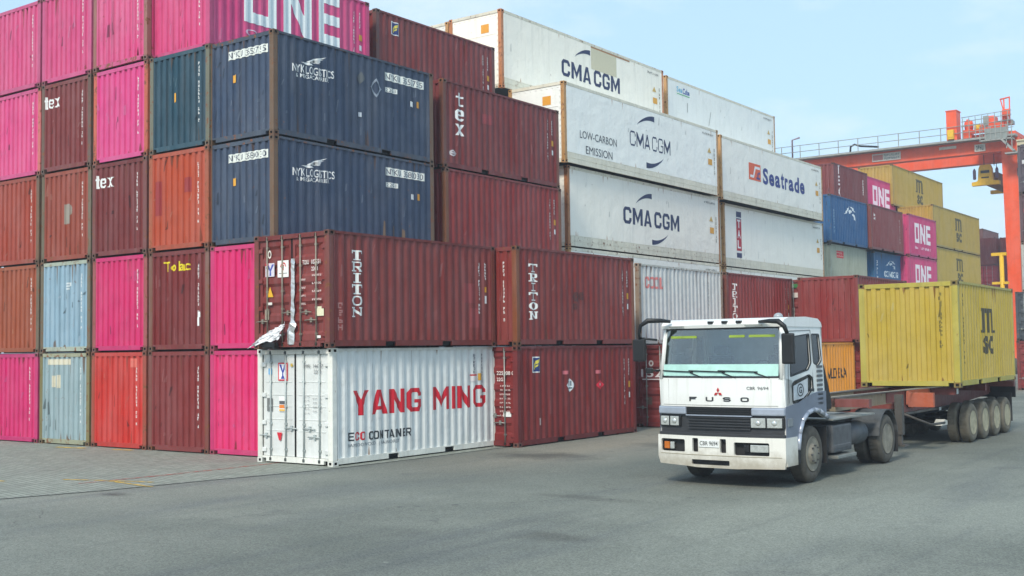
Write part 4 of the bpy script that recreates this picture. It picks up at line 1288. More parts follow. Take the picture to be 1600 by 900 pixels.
# distant stacks at the end of the yard
def far_stack(x0, y, cols, z0=0.0):
    for i, (c, lab, dr) in enumerate(cols):
        container(x0, y + .1 * (i % 2), z0 + 2.6 * i, c, lab, [], wear=.5, door='ribbed' if dr else None)
far_stack(-6.0, 95, [((36, 44, 66), 'distant navy container at the yard end, lowest one visible above the load', 0), ((40, 46, 66), 'distant navy container over the lowest navy one, below reds', 1),
                     ((112, 40, 44), 'distant dull red container directly over the two navy ones', 1), ((170, 34, 50), 'distant bright red container fourth in the stack beyond the yellow row', 1),
                     ((118, 46, 48), 'distant brown red container topping the stack beyond the yellow row', 0)][0:5], -.6)
far_stack(-3.35, 95.6, [((42, 46, 60), 'distant dark container behind the yellow floodlight post, near its foot', 1), ((48, 42, 52), 'distant dark container behind the middle of the yellow post', 0), ((116, 44, 44), 'distant red container behind the top arm of the yellow post', 0),
                        ((122, 48, 46), 'distant red container just left of the crane leg', 0), ((112, 42, 44), 'topmost distant red container left of the crane leg', 0)], -.6)
container(-7.6, 97, 10.9, (110, 70, 66), 'distant dull brown container end peeping over the stack beside the yellow row', [], wear=.5)

# stack at the right edge of the photograph
far_stack(8.75, 46.2, [((122, 42, 40), 'red brown container with ribbed doors on the ground at the right edge of the photo', 1),
                       ((58, 66, 74), 'dark grey container with white marks, second from the ground at the right edge', 1)])
for i, (c, lab) in enumerate([((196, 192, 180), 'cream container third from the ground at the right edge'), ((96, 66, 70), 'dull plum container fourth from the ground at the right edge'),
                              ((82, 70, 80), 'dark purple grey container fifth from the ground at the right edge')]):
    container(9.15, 46.25, 2.6 * (i + 2), c, lab, [('D', [q(.2, 1.6, 1.2, 1.8)], (196, 60, 60) if i < 2 else (200, 200, 200), 'sticker'),
        ('D', [q(.25, .8, .9, 1.1)], (90, 90, 96), 'sticker')], door='ribbed', wear=.5)

# ------------------------------------------------------------------ the tractor truck
def grimy_white(name, rgb, low, high, amount):
    k = NT(name)
    v = k.coords(rand=False)
    sep = k.n('ShaderNodeSeparateXYZ'); k.l(v, sep.inputs[0])
    b = lin(rgb)
    g = k.n('ShaderNodeMapRange'); g.inputs['From Min'].default_value = high; g.inputs['From Max'].default_value = low
    k.l(k.math('ADD', sep.outputs['Z'], k.math('MULTIPLY', k.math('SUBTRACT', k.noise(v, 3.5, 6, 0.7), .5), .7)), g.inputs['Value'])
    c = k.mix(k.math('MULTIPLY', g.outputs[0], amount), b, lin((148, 138, 116)))
    vs_ = k.coords((9, 9, .6), rand=False)
    c = k.mix(k.math('MULTIPLY', k.noise(vs_, 1.0, 6, 0.65, 0.52, 0.75), .30), c, lin((168, 164, 150)))
    c = k.mix(k.math('MULTIPLY', k.noise(v, 16, 6, 0.75, 0.66, 0.70), .45), c, lin((120, 108, 90)))
    k.l(c, k.b.inputs['Base Color'])
    k.l(k.math('ADD', k.math('MULTIPLY', k.noise(v, 6, 4), .25), .22), k.b.inputs['Roughness'])
    k.bump(k.noise(v, 2.2, 2, .5), .25, .02)
    return k.m
WPAINT = grimy_white('truck_white_paint', (232, 233, 228), .9, 1.7, .35)
BUMPW = grimy_white('bumper_white', (226, 224, 214), .34, .72, .75)
SILVER = plain('truck_silver_paint', (168, 176, 188), 0.28, .3, .10, 5.0, .5)
BLK = plain('black_plastic', (30, 31, 32), 0.45)
BLK2 = plain('dull_black_steel', (38, 38, 38), 0.7)
GREYST = plain('chassis_grey', (74, 76, 76), 0.65, .1, .35)
DUSTRUB = plain('dusty_rubber', (84, 80, 72), 0.85, 0, .35)
RIM = plain('dusty_rim', (140, 134, 120), 0.7, .1, .3)
LENS = plain('lamp_lens', (190, 194, 190), 0.12, .3, .2, 20)
AMBER = plain('amber_lens', (196, 110, 40), 0.25)
WGLASS = glass('windscreen_glass', (0.88, 0.94, 0.92), .10)
SGLASS = glass('side_glass', (0.42, 0.47, 0.50), .06)

def wheel(parent, x, y, r, w, near, name='wheel', dual=False, rim_mat=None, tyre_mat=None):
    """x is the outer side wall; near=+1 shows its face to +x"""
    root = bpy.data.objects.new(name, None); COL.objects.link(root); root.parent = parent
    root.location = (x, y, r)
    def tyre(off):
        b = MB()
        pr = [(0.02, r * .60), (0.0, r * .68), (0.0, r * .86), (0.03, r * .955), (0.055, r * .985), (w * .5, r), (w - .055, r * .985), (w - .03, r * .955), (w, r * .86), (w, r * .68), (w - .02, r * .60)]
        pr = [(-near * (t + off), q_) for t, q_ in pr]
        b.lathe(pr, (0, 0, 0), 0, 44)
        n = 40
        for k in range(n):                         # tread blocks
            a = 2 * math.pi * k / n
            for t0 in (.05, w * .55):
                c, s_ = math.cos(a), math.sin(a)
                u = r * 1.004
                tt = -near * (t0 + off + w * .17)
                p = Vector((tt, u * c, u * s_))
                tan = Vector((0, -s_, c)); rad = Vector((0, c, s_))
                vs = []
                for i in (-1, 1):
                    for j in (-1, 1):
                        vs.append(p + tan * (i * r * .055) + Vector((j * w * .17, 0, 0)))
                b.face([vs[0], vs[1], vs[3], vs[2]])
        return b
    t = tyre(0).build('tyre', tyre_mat or DUSTRUB, root)
    if dual:
        tyre(w + .05).build('tyre', tyre_mat or DUSTRUB, root)
    b = MB()
    if dual:
        pr = [(0.015, r * .61), (0.0, r * .60), (0.02, r * .56), (0.13, r * .52), (0.145, r * .30), (0.10, r * .26), (0.10, 0.02)]
    else:
        pr = [(0.015, r * .61), (0.0, r * .60), (0.02, r * .56), (0.06, r * .53), (0.05, r * .40), (-0.02, r * .34), (-0.04, r * .26), (-0.05, r * .12), (-0.05, .01)]
    b.lathe([(-near * t_, q_) for t_, q_ in pr], (0, 0, 0), 0, 36)
    rm = b.build('rim', rim_mat or RIM, root)
    b = MB()
    base = .10 if dual else -.02
    for k in range(8):
        a = 2 * math.pi * k / 8
        rr_ = r * (.30 if not dual else .38)
        c, s_ = rr_ * math.cos(a), rr_ * math.sin(a)
        off = (-near * (0.142 if dual else -.03))
        b.tube([(off + near * .0, c, s_), (off + near * .035, c, s_)], .018, 6)
    if not dual:
        for k in range(8):                         # hand holes of the wheel disc
            a = 2 * math.pi * (k + .5) / 8
            c, s_ = r * .46 * math.cos(a), r * .46 * math.sin(a)
            b.mi = 1
            b.tube([(near * -.045, c, s_), (near * -.043, c, s_)], .034, 10)
            b.mi = 0
    b.build('wheel_nut', [GREYST, HOLE], root)
    return root

TX, TY = 11.43, 0.12
truck = thing('tractor_truck', (TX, TY, 0), 'white cab-over tractor truck with dusty wheels and aqua sheet behind its windscreen', 'truck', None, R(-.4))
HWD = 1.245
def lean(bm):
    for v in bm.verts:
        if v.co.z > 1.95:
            v.co.x *= 1 - 0.040 * (v.co.z - 1.95)
# --- sides of the cab with their window openings
side_out = [(0.06, 1.45), (0.02, 1.95), (0.17, 2.84), (0.26, 2.93), (1.9, 2.93), (1.97, 2.86), (2.0, 1.30), (1.98, 1.16), (1.82, 1.20), (1.62, 1.28), (1.38, 1.30), (1.1, 1.26), (.86, 1.12), (.70, .93), (.62, .78), (.06, .78)]
win = [(0.34, 1.98), (0.45, 2.66), (1.36, 2.72), (1.36, 2.20), (1.20, 2.08)]
qwin = [(1.48, 2.20), (1.48, 2.72), (1.84, 2.72), (1.88, 2.24), (1.70, 2.14)]
low = [(0.42, 1.50), (0.40, 1.82), (0.50, 1.88), (1.22, 1.98), (1.38, 1.92), (1.40, 1.74), (1.12, 1.58), (.78, 1.50)]
def rounded(poly, r=0.04):
    out = []
    n = len(poly)
    for i in range(n):
        p = Vector(poly[i]); a = Vector(poly[i - 1]) - p; c = Vector(poly[(i + 1) % n]) - p
        ra = min(r, a.length * .4); rc = min(r, c.length * .4)
        p0 = p + a.normalized() * ra; p2 = p + c.normalized() * rc
        for t in (0, .33, .67, 1):
            out.append(tuple(p0 * (1 - t) ** 2 + p * 2 * t * (1 - t) + p2 * t * t))
    return out
win, qwin, low = rounded(win), rounded(qwin), rounded(low)
for sx in (-1, 1):
    b = MB()
    b.prism(side_out, 0, sx * HWD, sx * (HWD - .045), [win, qwin, low])
    lean(b.bm)
    sd = b.build('cab_side', WPAINT, truck)
    for nm, poly, mt in (('window', win, SGLASS), ('window', qwin, SGLASS), ('window', low, SGLASS)):
        b = MB()
        cx = sum(p[0] for p in poly) / len(poly); cz = sum(p[1] for p in poly) / len(poly)
        b.prism([(cx + (p[0] - cx) * 1.01, cz + (p[1] - cz) * 1.01) for p in poly], 0, sx * (HWD - .02), sx * (HWD - .026))
        lean(b.bm)
        gl_ = b.build(nm, mt, sd)
        b = MB()
        b.prism([(cx + (p[0] - cx) * 1.06, cz + (p[1] - cz) * 1.06) for p in poly], 0, sx * (HWD + .006), sx * (HWD - .01), [[(cx + (p[0] - cx) * .985, cz + (p[1] - cz) * .985) for p in poly]])
        lean(b.bm)
        b.build('window_seal', BLK, sd)
    # silver lower band with the wheel-arch lip
    b = MB()
    b.prism([(0.03, 1.30), (0.03, 1.44), (.7, 1.50), (1.25, 1.62), (1.6, 1.66), (2.01, 1.66), (2.01, 1.30), (1.98, 1.17), (1.82, 1.21), (1.62, 1.29), (1.38, 1.31), (1.1, 1.27), (.86, 1.13), (.70, .94), (.62, .79), (.05, .79)], 0, sx * (HWD + .012), sx * (HWD + .001))
    b.build('side_band', plain('shaded_silver_paint', (132, 140, 156), .3, .45, .08, 4), truck)  # shade along the cab side is put into this darker silver
    b = MB()
    arcp = [(0.60, .66), (.68, .94), (.84, 1.15), (1.08, 1.29), (1.38, 1.335), (1.64, 1.31), (1.86, 1.23), (2.05, 1.17)]
    for (ya, za), (yb, zb) in zip(arcp, arcp[1:]):
        b.tube([(sx * (HWD + .01), ya, za), (sx * (HWD + .01), yb, zb)], .045, 10)
    b.build('wheel_arch', SILVER, truck)
    b = MB()
    inner = [(p[0], p[1]) for p in arcp]
    for (ya, za), (yb, zb) in zip(inner, inner[1:]):
        b.face([(sx * 1.23, ya, za - .02), (sx * 1.23, yb, zb - .02), (sx * .80, yb, zb - .02), (sx * .80, ya, za - .02)])
    b.box(min(sx * .78, sx * .80), max(sx * .78, sx * .80), .6, 2.05, .6, 1.35)
    b.build('mudguard', BLK2, truck)
    # door lines, handle, rear louvre
    b = MB()
    for pts in ([(0.22, 1.5), (0.22, 2.0), (0.36, 2.76)], [(1.43, 2.80), (1.43, 1.66)], [(0.36, 2.78), (1.43, 2.80)]):
        b.tube([(sx * (HWD * (1 - .04 * max(0, z - 1.95)) + .002), y, z) for y, z in pts], .006, 5)
    b.build('door_seam', BLK, sd)
    b = MB()
    b.box(min(sx * HWD, sx * (HWD + .03)), max(sx * HWD, sx * (HWD + .03)), 1.2, 1.4, 1.68, 1.73, .008)
    b.build('door_handle', BLK, sd)
    b = MB()
    for i in range(9):
        z = 1.42 + i * .085
        b.box(min(sx * (HWD + .001), sx * (HWD + .012)), max(sx * (HWD + .001), sx * (HWD + .012)), 1.60, 1.86, z, z + .045)
    b.build('louvre', plain('louvre_grey', (92, 96, 100), .5), sd)
    # white company panel in the lower window
    if sx > 0:
        b = MB(); b.prism([(0.48, 1.54), (.48, 1.80), (1.18, 1.92), (1.18, 1.66), (.95, 1.57)], 0, HWD - .005, HWD - .013)
        pn = b.build('window_panel', plain('panel_white', (206, 210, 212), .5), sd)
        b = MB()
        for p in place(ring(18, .5, .5, .4, .4), .66, .98, 1.60, 1.84):
            b.face([(HWD - .003, y, z) for y, z in p])
        for p in place(text2d('G', .03), .75, .90, 1.66, 1.78):
            b.face([(HWD - .003, y, z) for y, z in p])
        b.build('logo', decal((44, 48, 54)), sd)

# --- front
b = MB()
b.box(-HWD, HWD, 0.0, 0.40, 1.43, 1.95)
bmesh.ops.bevel(b.bm, geom=[e for e in b.bm.edges if abs(e.verts[0].co.z - e.verts[1].co.z) > .3 and e.verts[0].co.y < .1], offset=.10, segments=5, affect='EDGES', profile=.5)
for v in b.bm.verts:
    v.co.y += 0.02 * (v.co.z - 1.43)
front = b.build('front_panel', WPAINT, truck)
b = MB()
for p in block('FUSO', -.56, .62, 1.53, 1.61, .20, .24, 1.2):
    b.face([(x, -.006, z) for x, z in p])
b.build('lettering', decal((42, 44, 48)), front)
b = MB()
for pts in ([(-1.14, -.003, 1.46), (1.14, -.003, 1.46)], [(-1.02, .005, 1.46), (-1.02, .012, 1.93)], [(1.02, .005, 1.46), (1.02, .012, 1.93)], [(-.25, .013, 1.945), (.30, .013, 1.945)]):
    b.tube(pts, .004, 5)
b.build('panel_seam', plain('seam_grey', (120, 120, 116), .8), front)
b = MB()
for a in (90, 210, 330):
    c, s_ = math.cos(R(a)), math.sin(R(a))
    L_ = .085
    p0 = Vector((0, 0)); d = Vector((c, s_)); n_ = Vector((-s_, c))
    pts = [p0, p0 + d * L_ / 2 + n_ * L_ * .29, p0 + d * L_, p0 + d * L_ / 2 - n_ * L_ * .29]
    pts = [p0 + d * .004 + (pt - p0) for pt in pts]
    b.prism([(p.x + .03, p.y + 1.69) for p in pts], 1, -.012, .01)
b.build('emblem', plain('emblem_red', (176, 44, 44), .3), front)
b = MB()
for p in place(text2d('CBR', .01), .58, .74, 1.745, 1.80) + place(text2d('9694', 0), .78, .98, 1.745, 1.80):
    b.face([(x, -.002, z) for x, z in p])
b.build('number_mark', decal((96, 98, 100)), front)
# A pillars and windscreen surround
wsb, wst = 1.965, 2.86
def wsy(z):
    return 0.025 + (z - 1.95) * .155
b = MB()
outl = rounded([(-1.235, 1.93), (1.235, 1.93), (1.19, 2.885), (-1.19, 2.885)], .08)
hole = rounded([(-1.17, 1.98), (1.17, 1.98), (1.13, 2.84), (-1.13, 2.84)], .07)
b.prism(outl, 1, -.012, .03, [hole])
for v in b.bm.verts:
    v.co.y += wsy(v.co.z)
b.build('windscreen_frame', BLK, truck)
b = MB()
b.prism(rounded([(-1.18, 1.97), (1.18, 1.97), (1.14, 2.85), (-1.14, 2.85)], .07), 1, .010, .016)
for v in b.bm.verts:
    v.co.y += wsy(v.co.z) - .06 * (1 - (v.co.x / 1.15) ** 2) * 0.0
b.build('windscreen', WGLASS, truck)
for sx in (-1, 1):
    b = MB()
    b.tube([(sx * (HWD - .045), wsy(1.93) + .03, 1.93), (sx * (HWD - .085), wsy(2.9) + .03, 2.9)], .052, 10)
    b.build('pillar', WPAINT, truck)
# roof cap
b = MB()
rf = [(0.12, 2.862), (0.10, 2.92), (0.16, 2.985), (0.40, 3.03), (1.2, 3.05), (1.80, 3.02), (1.95, 2.95), (2.0, 2.862)]
b.prism(rf, 0, -HWD * .975, HWD * .975)
bmesh.ops.bevel(b.bm, geom=[e for e in b.bm.edges if abs(abs(e.verts[0].co.x) - HWD * .975) < 1e-3 and abs(e.verts[0].co.x - e.verts[1].co.x) < 1e-3 and len(e.link_faces) == 2 and min(v.co.z for v in e.verts) > 2.9 and (abs(e.link_faces[0].normal.x) > .9) != (abs(e.link_faces[1].normal.x) > .9)], offset=.07, segments=4, affect='EDGES')
b.build('roof', WPAINT, truck)
for x_ in (-.15, .13, .41):
    b = MB(); b.box(x_ - .05, x_ + .05, .08, .16, 2.94, 2.985, .01)
    b.build('marker_lamp', BLK, truck)
b = MB(); b.lathe([(0, .085), (.03, .085), (.07, .06), (.085, .02)], (.82, .9, 3.04), 2, 16); b.build('roof_beacon', plain('beacon_grey', (150, 156, 160), .3), truck)
b = MB()
for x_ in (-.86, .70):
    b.box(x_ - .16, x_ + .16, .06, .09, 2.885, 2.905)
b.build('grab_rail', STEEL, truck)
# back and floor of the cab
b = MB(); b.box(-HWD + .04, HWD - .04, 1.94, 1.99, 1.2, 2.92); b.build('cab_back', plain('cab_back_grey', (176, 180, 176), .7), truck)
b = MB(); b.box(-1.19, 1.19, .12, 1.93, 1.32, 1.36); b.build('cab_floor', BLK2, truck)
# inside
b = MB(); b.box(-1.14, 1.14, .12, .62, 1.42, 1.93, .05); b.build('dashboard', plain('dash_grey', (62, 64, 66), .7), truck)
b = MB(); b.box(-1.15, 1.14, .0015, .0045, 1.99, 2.20)
for v in b.bm.verts: v.co.y += wsy(v.co.z)
b.build('sun_sheet', plain('aqua_sheet', (176, 218, 207), .5, 0, .12, 5), truck)
b = MB()
for xa, xb in ((-1.02, -.46), (.20, .50), (.58, 1.06)):
    b.box(xa, xb, .002, .005, 2.68, 2.725)
for v in b.bm.verts: v.co.y += wsy(v.co.z)
b.build('sun_strip', plain('lime_strip', (136, 160, 52), .5), truck)
for x_ in (-.62, .62):
    b = MB()
    b.box(x_ - .27, x_ + .27, .95, 1.45, 1.5, 1.78, .06)
    b.box(x_ - .25, x_ + .25, 1.38, 1.55, 1.75, 2.35, .06)
    b.box(x_ - .15, x_ + .15, 1.42, 1.54, 2.36, 2.55, .05)
    b.build('seat', plain('seat_cloth', (58, 60, 66), .9), truck)
b = MB()
prs = []
for k in range(21):
    a = 2 * math.pi * k / 20
    prs.append((.60 + .22 * math.cos(a), .62 + .10 * math.sin(a), 2.06 + .19 * math.sin(a)))
b.tube(prs, .016, 6, False)
b.tube([(.60, .62, 2.06), (.60, .45, 1.9)], .03, 6)
b.tube([(.40, .62, 2.06), (.80, .62, 2.06)], .015, 6)
b.build('steering_wheel', BLK, truck)
# wipers
for x_, x2 in ((-.55, -1.16), (.10, -.58), (.72, .02)):
    b = MB()
    b.tube([(x_ + .28, .005, 1.955), (x_, .025, 2.05)], .010, 6)
    b.tube([(x_ + .06, .02, 2.062), (x2, .03, 2.085)], .011, 6)
    b.build('wiper', BLK, truck)
# chrome strip, upper grille, lamps, lower grille
for xa, xb in ((-HWD - .005, -.63), (.66, HWD + .005)):
    b = MB(); b.box(xa, xb, -.028, .30, 1.285, 1.425, .03, 3); b.build('silver_strip', SILVER, truck)
b = MB()
b.box(-.62, .65, .0, .1, 1.29, 1.425)
for i in range(3):
    b.box(-.60, .63, -.02, .0, 1.305 + i * .04, 1.325 + i * .04)
b.build('grille', BLK, truck)
b = MB(); b.box(-.64, .67, -.024, .05, 1.262, 1.284, .006, 1); b.build('silver_strip', SILVER, truck)
b = MB()
b.box(-1.22, 1.22, .04, .12, .90, 1.29)
for i in range(5):
    z = 1.03 + i * .05
    b.box(-.60, .63, .0, .04, z, z + .022)
b.box(-1.24, 1.24, -.03, .1, .895, .955, .01, 1)
b.build('grille', plain('grille_grey', (54, 55, 57), .5), truck)
for sx in (-1, 1):
    xa, xb = (-1.24, -.76) if sx < 0 else (.62, 1.24)
    b = MB(); b.box(xa, xb, .0, .06, 1.055, 1.26, .02); hl = b.build('headlight', BLK, truck)
    n = 2 if sx < 0 else 2
    for i in range(2):
        a = xa + .03 + i * (xb - xa - .04) / 2
        c = a + (xb - xa - .04) / 2 - .03
        bb = MB(); bb.box(a, c, -.012, .0, 1.075, 1.245, .01); bb.build('lens', LENS, hl)
        bb = MB(); bb.lathe([(-.03, .004), (-.026, .035), (-.013, .05)], ((a + c) / 2, 0, 1.16), 1, 16); bb.build('bulb', plain('lamp_reflector', (220, 222, 218), .08, .6), hl)
    b = MB(); b.box(min(sx * (HWD + .012), sx * (HWD + .025)), max(sx * (HWD + .012), sx * (HWD + .025)), .10, .34, 1.09, 1.24, .008); b.build('side_lamp', plain('smoked_lens', (130, 136, 140), .2), truck)
# bumper with openings
holes = [rounded(q(-1.19, .60, -.66, .83)[::1], .03), rounded(q(.33, .58, .98, .81), .03), rounded(q(-.50, .61, -.38, .86), .02), rounded(q(.06, .61, .18, .86), .02), rounded(q(-.52, .385, .24, .475), .02)]
b = MB()
b.prism([(-1.265, .50), (-1.265, .90), (1.265, .90), (1.265, .50), (1.24, .36), (.55, .345), (.40, .335), (-.40, .335), (-.62, .35), (-1.22, .37)], 1, -.035, .02, holes)
bp = b.build('bumper', BUMPW, truck)
b = MB()
for sx in (-1, 1):
    b.box(min(sx * 1.245, sx * 1.265), max(sx * 1.245, sx * 1.265), .021, .55, .40, .90)
b.box(-1.25, 1.25, .021, .45, .87, .895)
b.build('bumper_end', BUMPW, bp)
b = MB(); b.box(-1.24, 1.24, .07, .10, .36, .86); b.build('bumper_back', BLK2, bp)
b = MB(); b.box(-1.20, 1.20, -.042, -.036, .555, .563); b.build('bumper_crease', plain('crease_grime', (150, 140, 112), .8), bp)
for i in range(3):
    b = MB(); b.box(-.50, .22, -.02, .0, .40 + i * .025, .41 + i * .025); b.build('grille_bar', BLK, bp)
for xa, xb, xc in ((-1.15, -.92, -1.05), (.62, .95, .9)):
    b = MB(); b.box(xa + .14 if xa < 0 else xa, xb, .0, .05, .64, .77, .015); fl_ = b.build('fog_lamp', LENS, bp)
    b = MB(); b.box(xa, xa + .12, .01, .05, .64, .77, .01) if xa < 0 else b.box(.50, .60, .01, .05, .64, .77, .01); b.build('indicator', AMBER if xa < 0 else BLK, bp)
b = MB(); b.box(-.36, .05, -.052, -.040, .70, .84, .006, 1); pl = b.build('number_plate', plain('plate_white', (222, 224, 220), .4), truck)
b = MB()
for p in place(text2d('CBR 9694', .01), -.335, .025, .735, .812):
    b.face([(x, -.0535, z) for x, z in p])
b.build('lettering', decal((52, 58, 56)), pl)
# mirrors
b = MB()
b.tube([(-.98, .10, 3.0), (-1.12, -.02, 3.02), (-1.30, -.20, 3.02), (-1.44, -.22, 2.93), (-1.50, -.18, 2.78), (-1.52, -.12, 2.66)], [.03, .042, .05, .038, .028, .024], 10)
b.tube([(-1.52, -.12, 2.70), (-1.25, .06, 2.66)], .02, 6)
mr = b.build('mirror_arm', BLK, truck)
b = MB(); b.box(-1.66, -1.40, -.16, -.08, 2.26, 2.68, .03); b.build('mirror', BLK, mr)
b = MB(); b.box(-1.40, -1.27, -.14, -.06, 2.04, 2.14, .02); b.tube([(-1.3, -.08, 2.09), (-1.2, .06, 2.09)], .02, 6); b.build('mirror', BLK, mr)
b = MB()
b.tube([(.80, .10, 2.955), (1.05, -.02, 2.96), (1.25, -.10, 2.95), (1.36, -.10, 2.86), (1.40, -.06, 2.72)], [.025, .04, .048, .042, .032], 10)
b.tube([(1.40, -.06, 2.75), (1.24, .14, 2.70)], .02, 6)
mr = b.build('mirror_arm', BLK, truck)
b = MB(); b.box(1.29, 1.52, -.10, -.01, 2.20, 2.74, .035); b.build('mirror', BLK, mr)
# round mirror inside the far corner
b = MB()
b.tube([(-.78, .22, 2.42), (-.95, .2, 2.36), (-1.05, .16, 2.40)], .012, 6)
b.lathe([(-.01, .004), (-.008, .09), (.008, .10), (.012, .004)], (-.70, .24, 2.42), 1, 18)
b.build('interior_mirror', BLK, truck)
# intake behind the cab, black deflector
b = MB(); b.prism([(2.02, 1.30), (2.02, 2.2), (2.10, 2.1), (2.30, 1.72), (2.42, 1.42), (2.40, 1.30)], 0, .95, 1.20); b.build('air_intake', BLK2, truck)
# chassis
for sx in (-1, 1):
    b = MB()
    b.box(sx * .42 - .04, sx * .42 + .04, .5, 6.55, .72, .98)
    b.build('chassis_rail', GREYST, truck)
for y_ in (1.2, 2.4, 3.6, 4.6, 5.4, 6.4):
    b = MB(); b.box(-.40, .40, y_, y_ + .1, .76, .94); b.build('cross_member', GREYST, truck)
b = MB(); b.box(-.40, .40, .4, 2.2, .55, 1.25, .08); b.build('engine', BLK2, truck)
b = MB(); b.box(-1.20, 1.22, 2.42, 4.75, 1.075, 1.105); b.build('deck_plate', plain('deck_aluminium', (142, 144, 138), .6, .2, .25), truck)
b = MB(); b.box(.62, 1.20, 2.45, 3.45, .45, .98, .04); b.box(.70, 1.21, 2.50, 3.35, .52, .60, .01, 1); b.build('battery_box', plain('box_grey', (88, 90, 92), .6, .1, .25), truck)
b = MB(); b.box(.80, 1.27, 2.5, 3.5, .34, .40, .01); b.build('step', STEEL, truck)
b = MB(); b.lathe([(3.55, .02), (3.56, .24), (4.5, .24), (4.51, .02)], (.92, 0, .72), 1, 20); b.build('air_tank', plain('tank_grey', (78, 82, 86), .55, .1, .25), truck)
b = MB(); b.box(-1.18, -.60, 2.5, 4.4, .42, 1.0, .08); b.build('fuel_tank', plain('tank_grey', (78, 82, 86), .55, .1, .25), truck)
b = MB(); b.tube([(-.6, 1.45, .5), (.6, 1.45, .5)], .07, 8); b.build('front_axle', BLK2, truck)
b = MB(); b.tube([(-.9, 5.5, .52), (.9, 5.5, .52)], .09, 8); b.lathe([(-.22, .08), (-.15, .22), (.15, .22), (.22, .08)], (0, 5.5, .52), 0, 14); b.build('rear_axle', BLK2, truck)
b = MB(); b.lathe([(1.08, .05), (1.09, .46), (1.15, .46), (1.155, .05)], (0, 5.35, 0), 2, 26); b.build('fifth_wheel', BLK2, truck)
for sx in (-1, 1):
    b = MB()
    prev_ = None
    for k in range(11):
        a = R(8 + 164 * k / 10)
        yy, zz = 5.5 - .60 * math.cos(a), .53 + .60 * math.sin(a)
        if prev_:
            x0_, x1_ = sorted((sx * .62, sx * 1.245))
            b.prism([(prev_[0], prev_[1]), (yy, zz), (5.5 + (yy - 5.5) * 1.03, .53 + (zz - .53) * 1.03), (5.5 + (prev_[0] - 5.5) * 1.03, .53 + (prev_[1] - .53) * 1.03)], 0, x0_, x1_)
        prev_ = (yy, zz)
    b.build('rear_mudguard', GREYST, truck)
    b = MB(); b.box(*sorted((sx * .66, sx * 1.24)), 6.08, 6.10, .20, .75); b.build('mud_flap', BLK2, truck)
    wheel(truck, sx * 1.215, 1.40, .525, .29, sx)
    wheel(truck, sx * 1.225, 5.5, .52, .27, sx, dual=True)
    b = MB(); b.box(*sorted((sx * .6, sx * 1.22)), 2.06, 2.09, .30, 1.0); b.build('mud_flap', BLK2, truck)
    b = MB(); b.box(*sorted((sx * .95, sx * 1.24)), .56, .78, .40, .78, .02); b.build('step', BLK2, truck)

# the front of the cab is bowed, its corners swept back
def bow(o):
    if o.type == 'MESH' and o.parent.name.split('.')[0] != 'wheel':
        bm = bmesh.new(); bm.from_mesh(o.data)
        ys = [v.co.y for v in bm.verts]; xs = [v.co.x for v in bm.verts]
        if min(ys) < .7:
            if max(xs) - min(xs) > .25:
                for i in range(-8, 9):
                    x = i * .15
                    if min(xs) < x < max(xs):
                        bmesh.ops.bisect_plane(bm, geom=bm.verts[:] + bm.edges[:] + bm.faces[:], plane_co=(x, 0, 0), plane_no=(1, 0, 0), dist=1e-5)
            for v in bm.verts:
                v.co.y += .12 * min(1.0, abs(v.co.x) / 1.25) ** 2.4 * max(0.0, 1 - max(v.co.y, 0) / .8) - .03 * max(0.0, 1 - max(v.co.y, 0) / .5)
            bm.to_mesh(o.data)
        bm.free()
    for c in o.children:
        if c.name.split('.')[0] not in ('wheel', 'seat', 'steering_wheel', 'engine', 'front_axle'):
            bow(c)
for c in list(truck.children):
    if c.name.split('.')[0] not in ('wheel', 'seat', 'steering_wheel', 'engine', 'front_axle', 'mirror_arm'):
        bow(c)

# ------------------------------------------------------------------ semi trailer
RUSTR = paint('trailer_red_paint', (122, 60, 54), .5, .6, .55)
RUSTT = paint('trailer_tan_paint', (158, 138, 108), .5, .7, .5)
TGREY = paint('trailer_grey_steel', (78, 74, 68), .4, .5, .4)
trail = thing('semi_trailer', (11.70, 3.9, 0), 'rusty skeletal semi-trailer with four dusty axles carrying the yellow container', 'trailer', None, R(.3))
b = MB()
for sx in (-1, 1):
    b.box(*sorted((sx * .38, sx * .50)), 0, 3.6, 1.17, 1.42)
b.build('gooseneck', RUSTT, trail)
b = MB()
for sx in (-1, 1):
    b.prism([(3.2, 1.19), (3.2, 1.42), (12.6, 1.42), (12.6, 1.05), (9.5, .92), (4.4, .92), (4.0, 1.19)], 0, sx * .40, sx * .52)
b.build('main_beam', RUSTR, trail)
b = MB()
for sx in (-1, 1):
    b.box(*sorted((sx * .36, sx * .56)), 4.4, 12.6, .86, .915)
    b.box(*sorted((sx * .36, sx * .56)), 0, 12.6, 1.424, 1.445)
b.build('beam_flange', TGREY, trail)
for y_ in (0.0, 6.36, 9.2, 12.42):
    b = MB(); b.box(-1.20, 1.20, y_, y_ + .16, 1.26, 1.425); b.build('cross_beam', RUSTR, trail)
for y_ in (2.2, 4.3, 5.3, 7.4, 8.3, 10.2, 11.2):
    b = MB(); b.box(-.40, .40, y_, y_ + .1, 1.0, 1.36); b.build('cross_beam', RUSTR, trail)
b = MB()
b.prism([(4.55, 1.42), (4.8, 1.42), (6.3, 1.42), (6.3, 1.28), (4.8, 1.0), (4.55, 1.1)], 0, .54, .60)
b.box(.60, 1.18, 4.5, 4.62, 1.05, 1.38)
b.build('side_bracket', paint('trailer_orange_paint', (176, 84, 48), .5, .5, .4), trail)
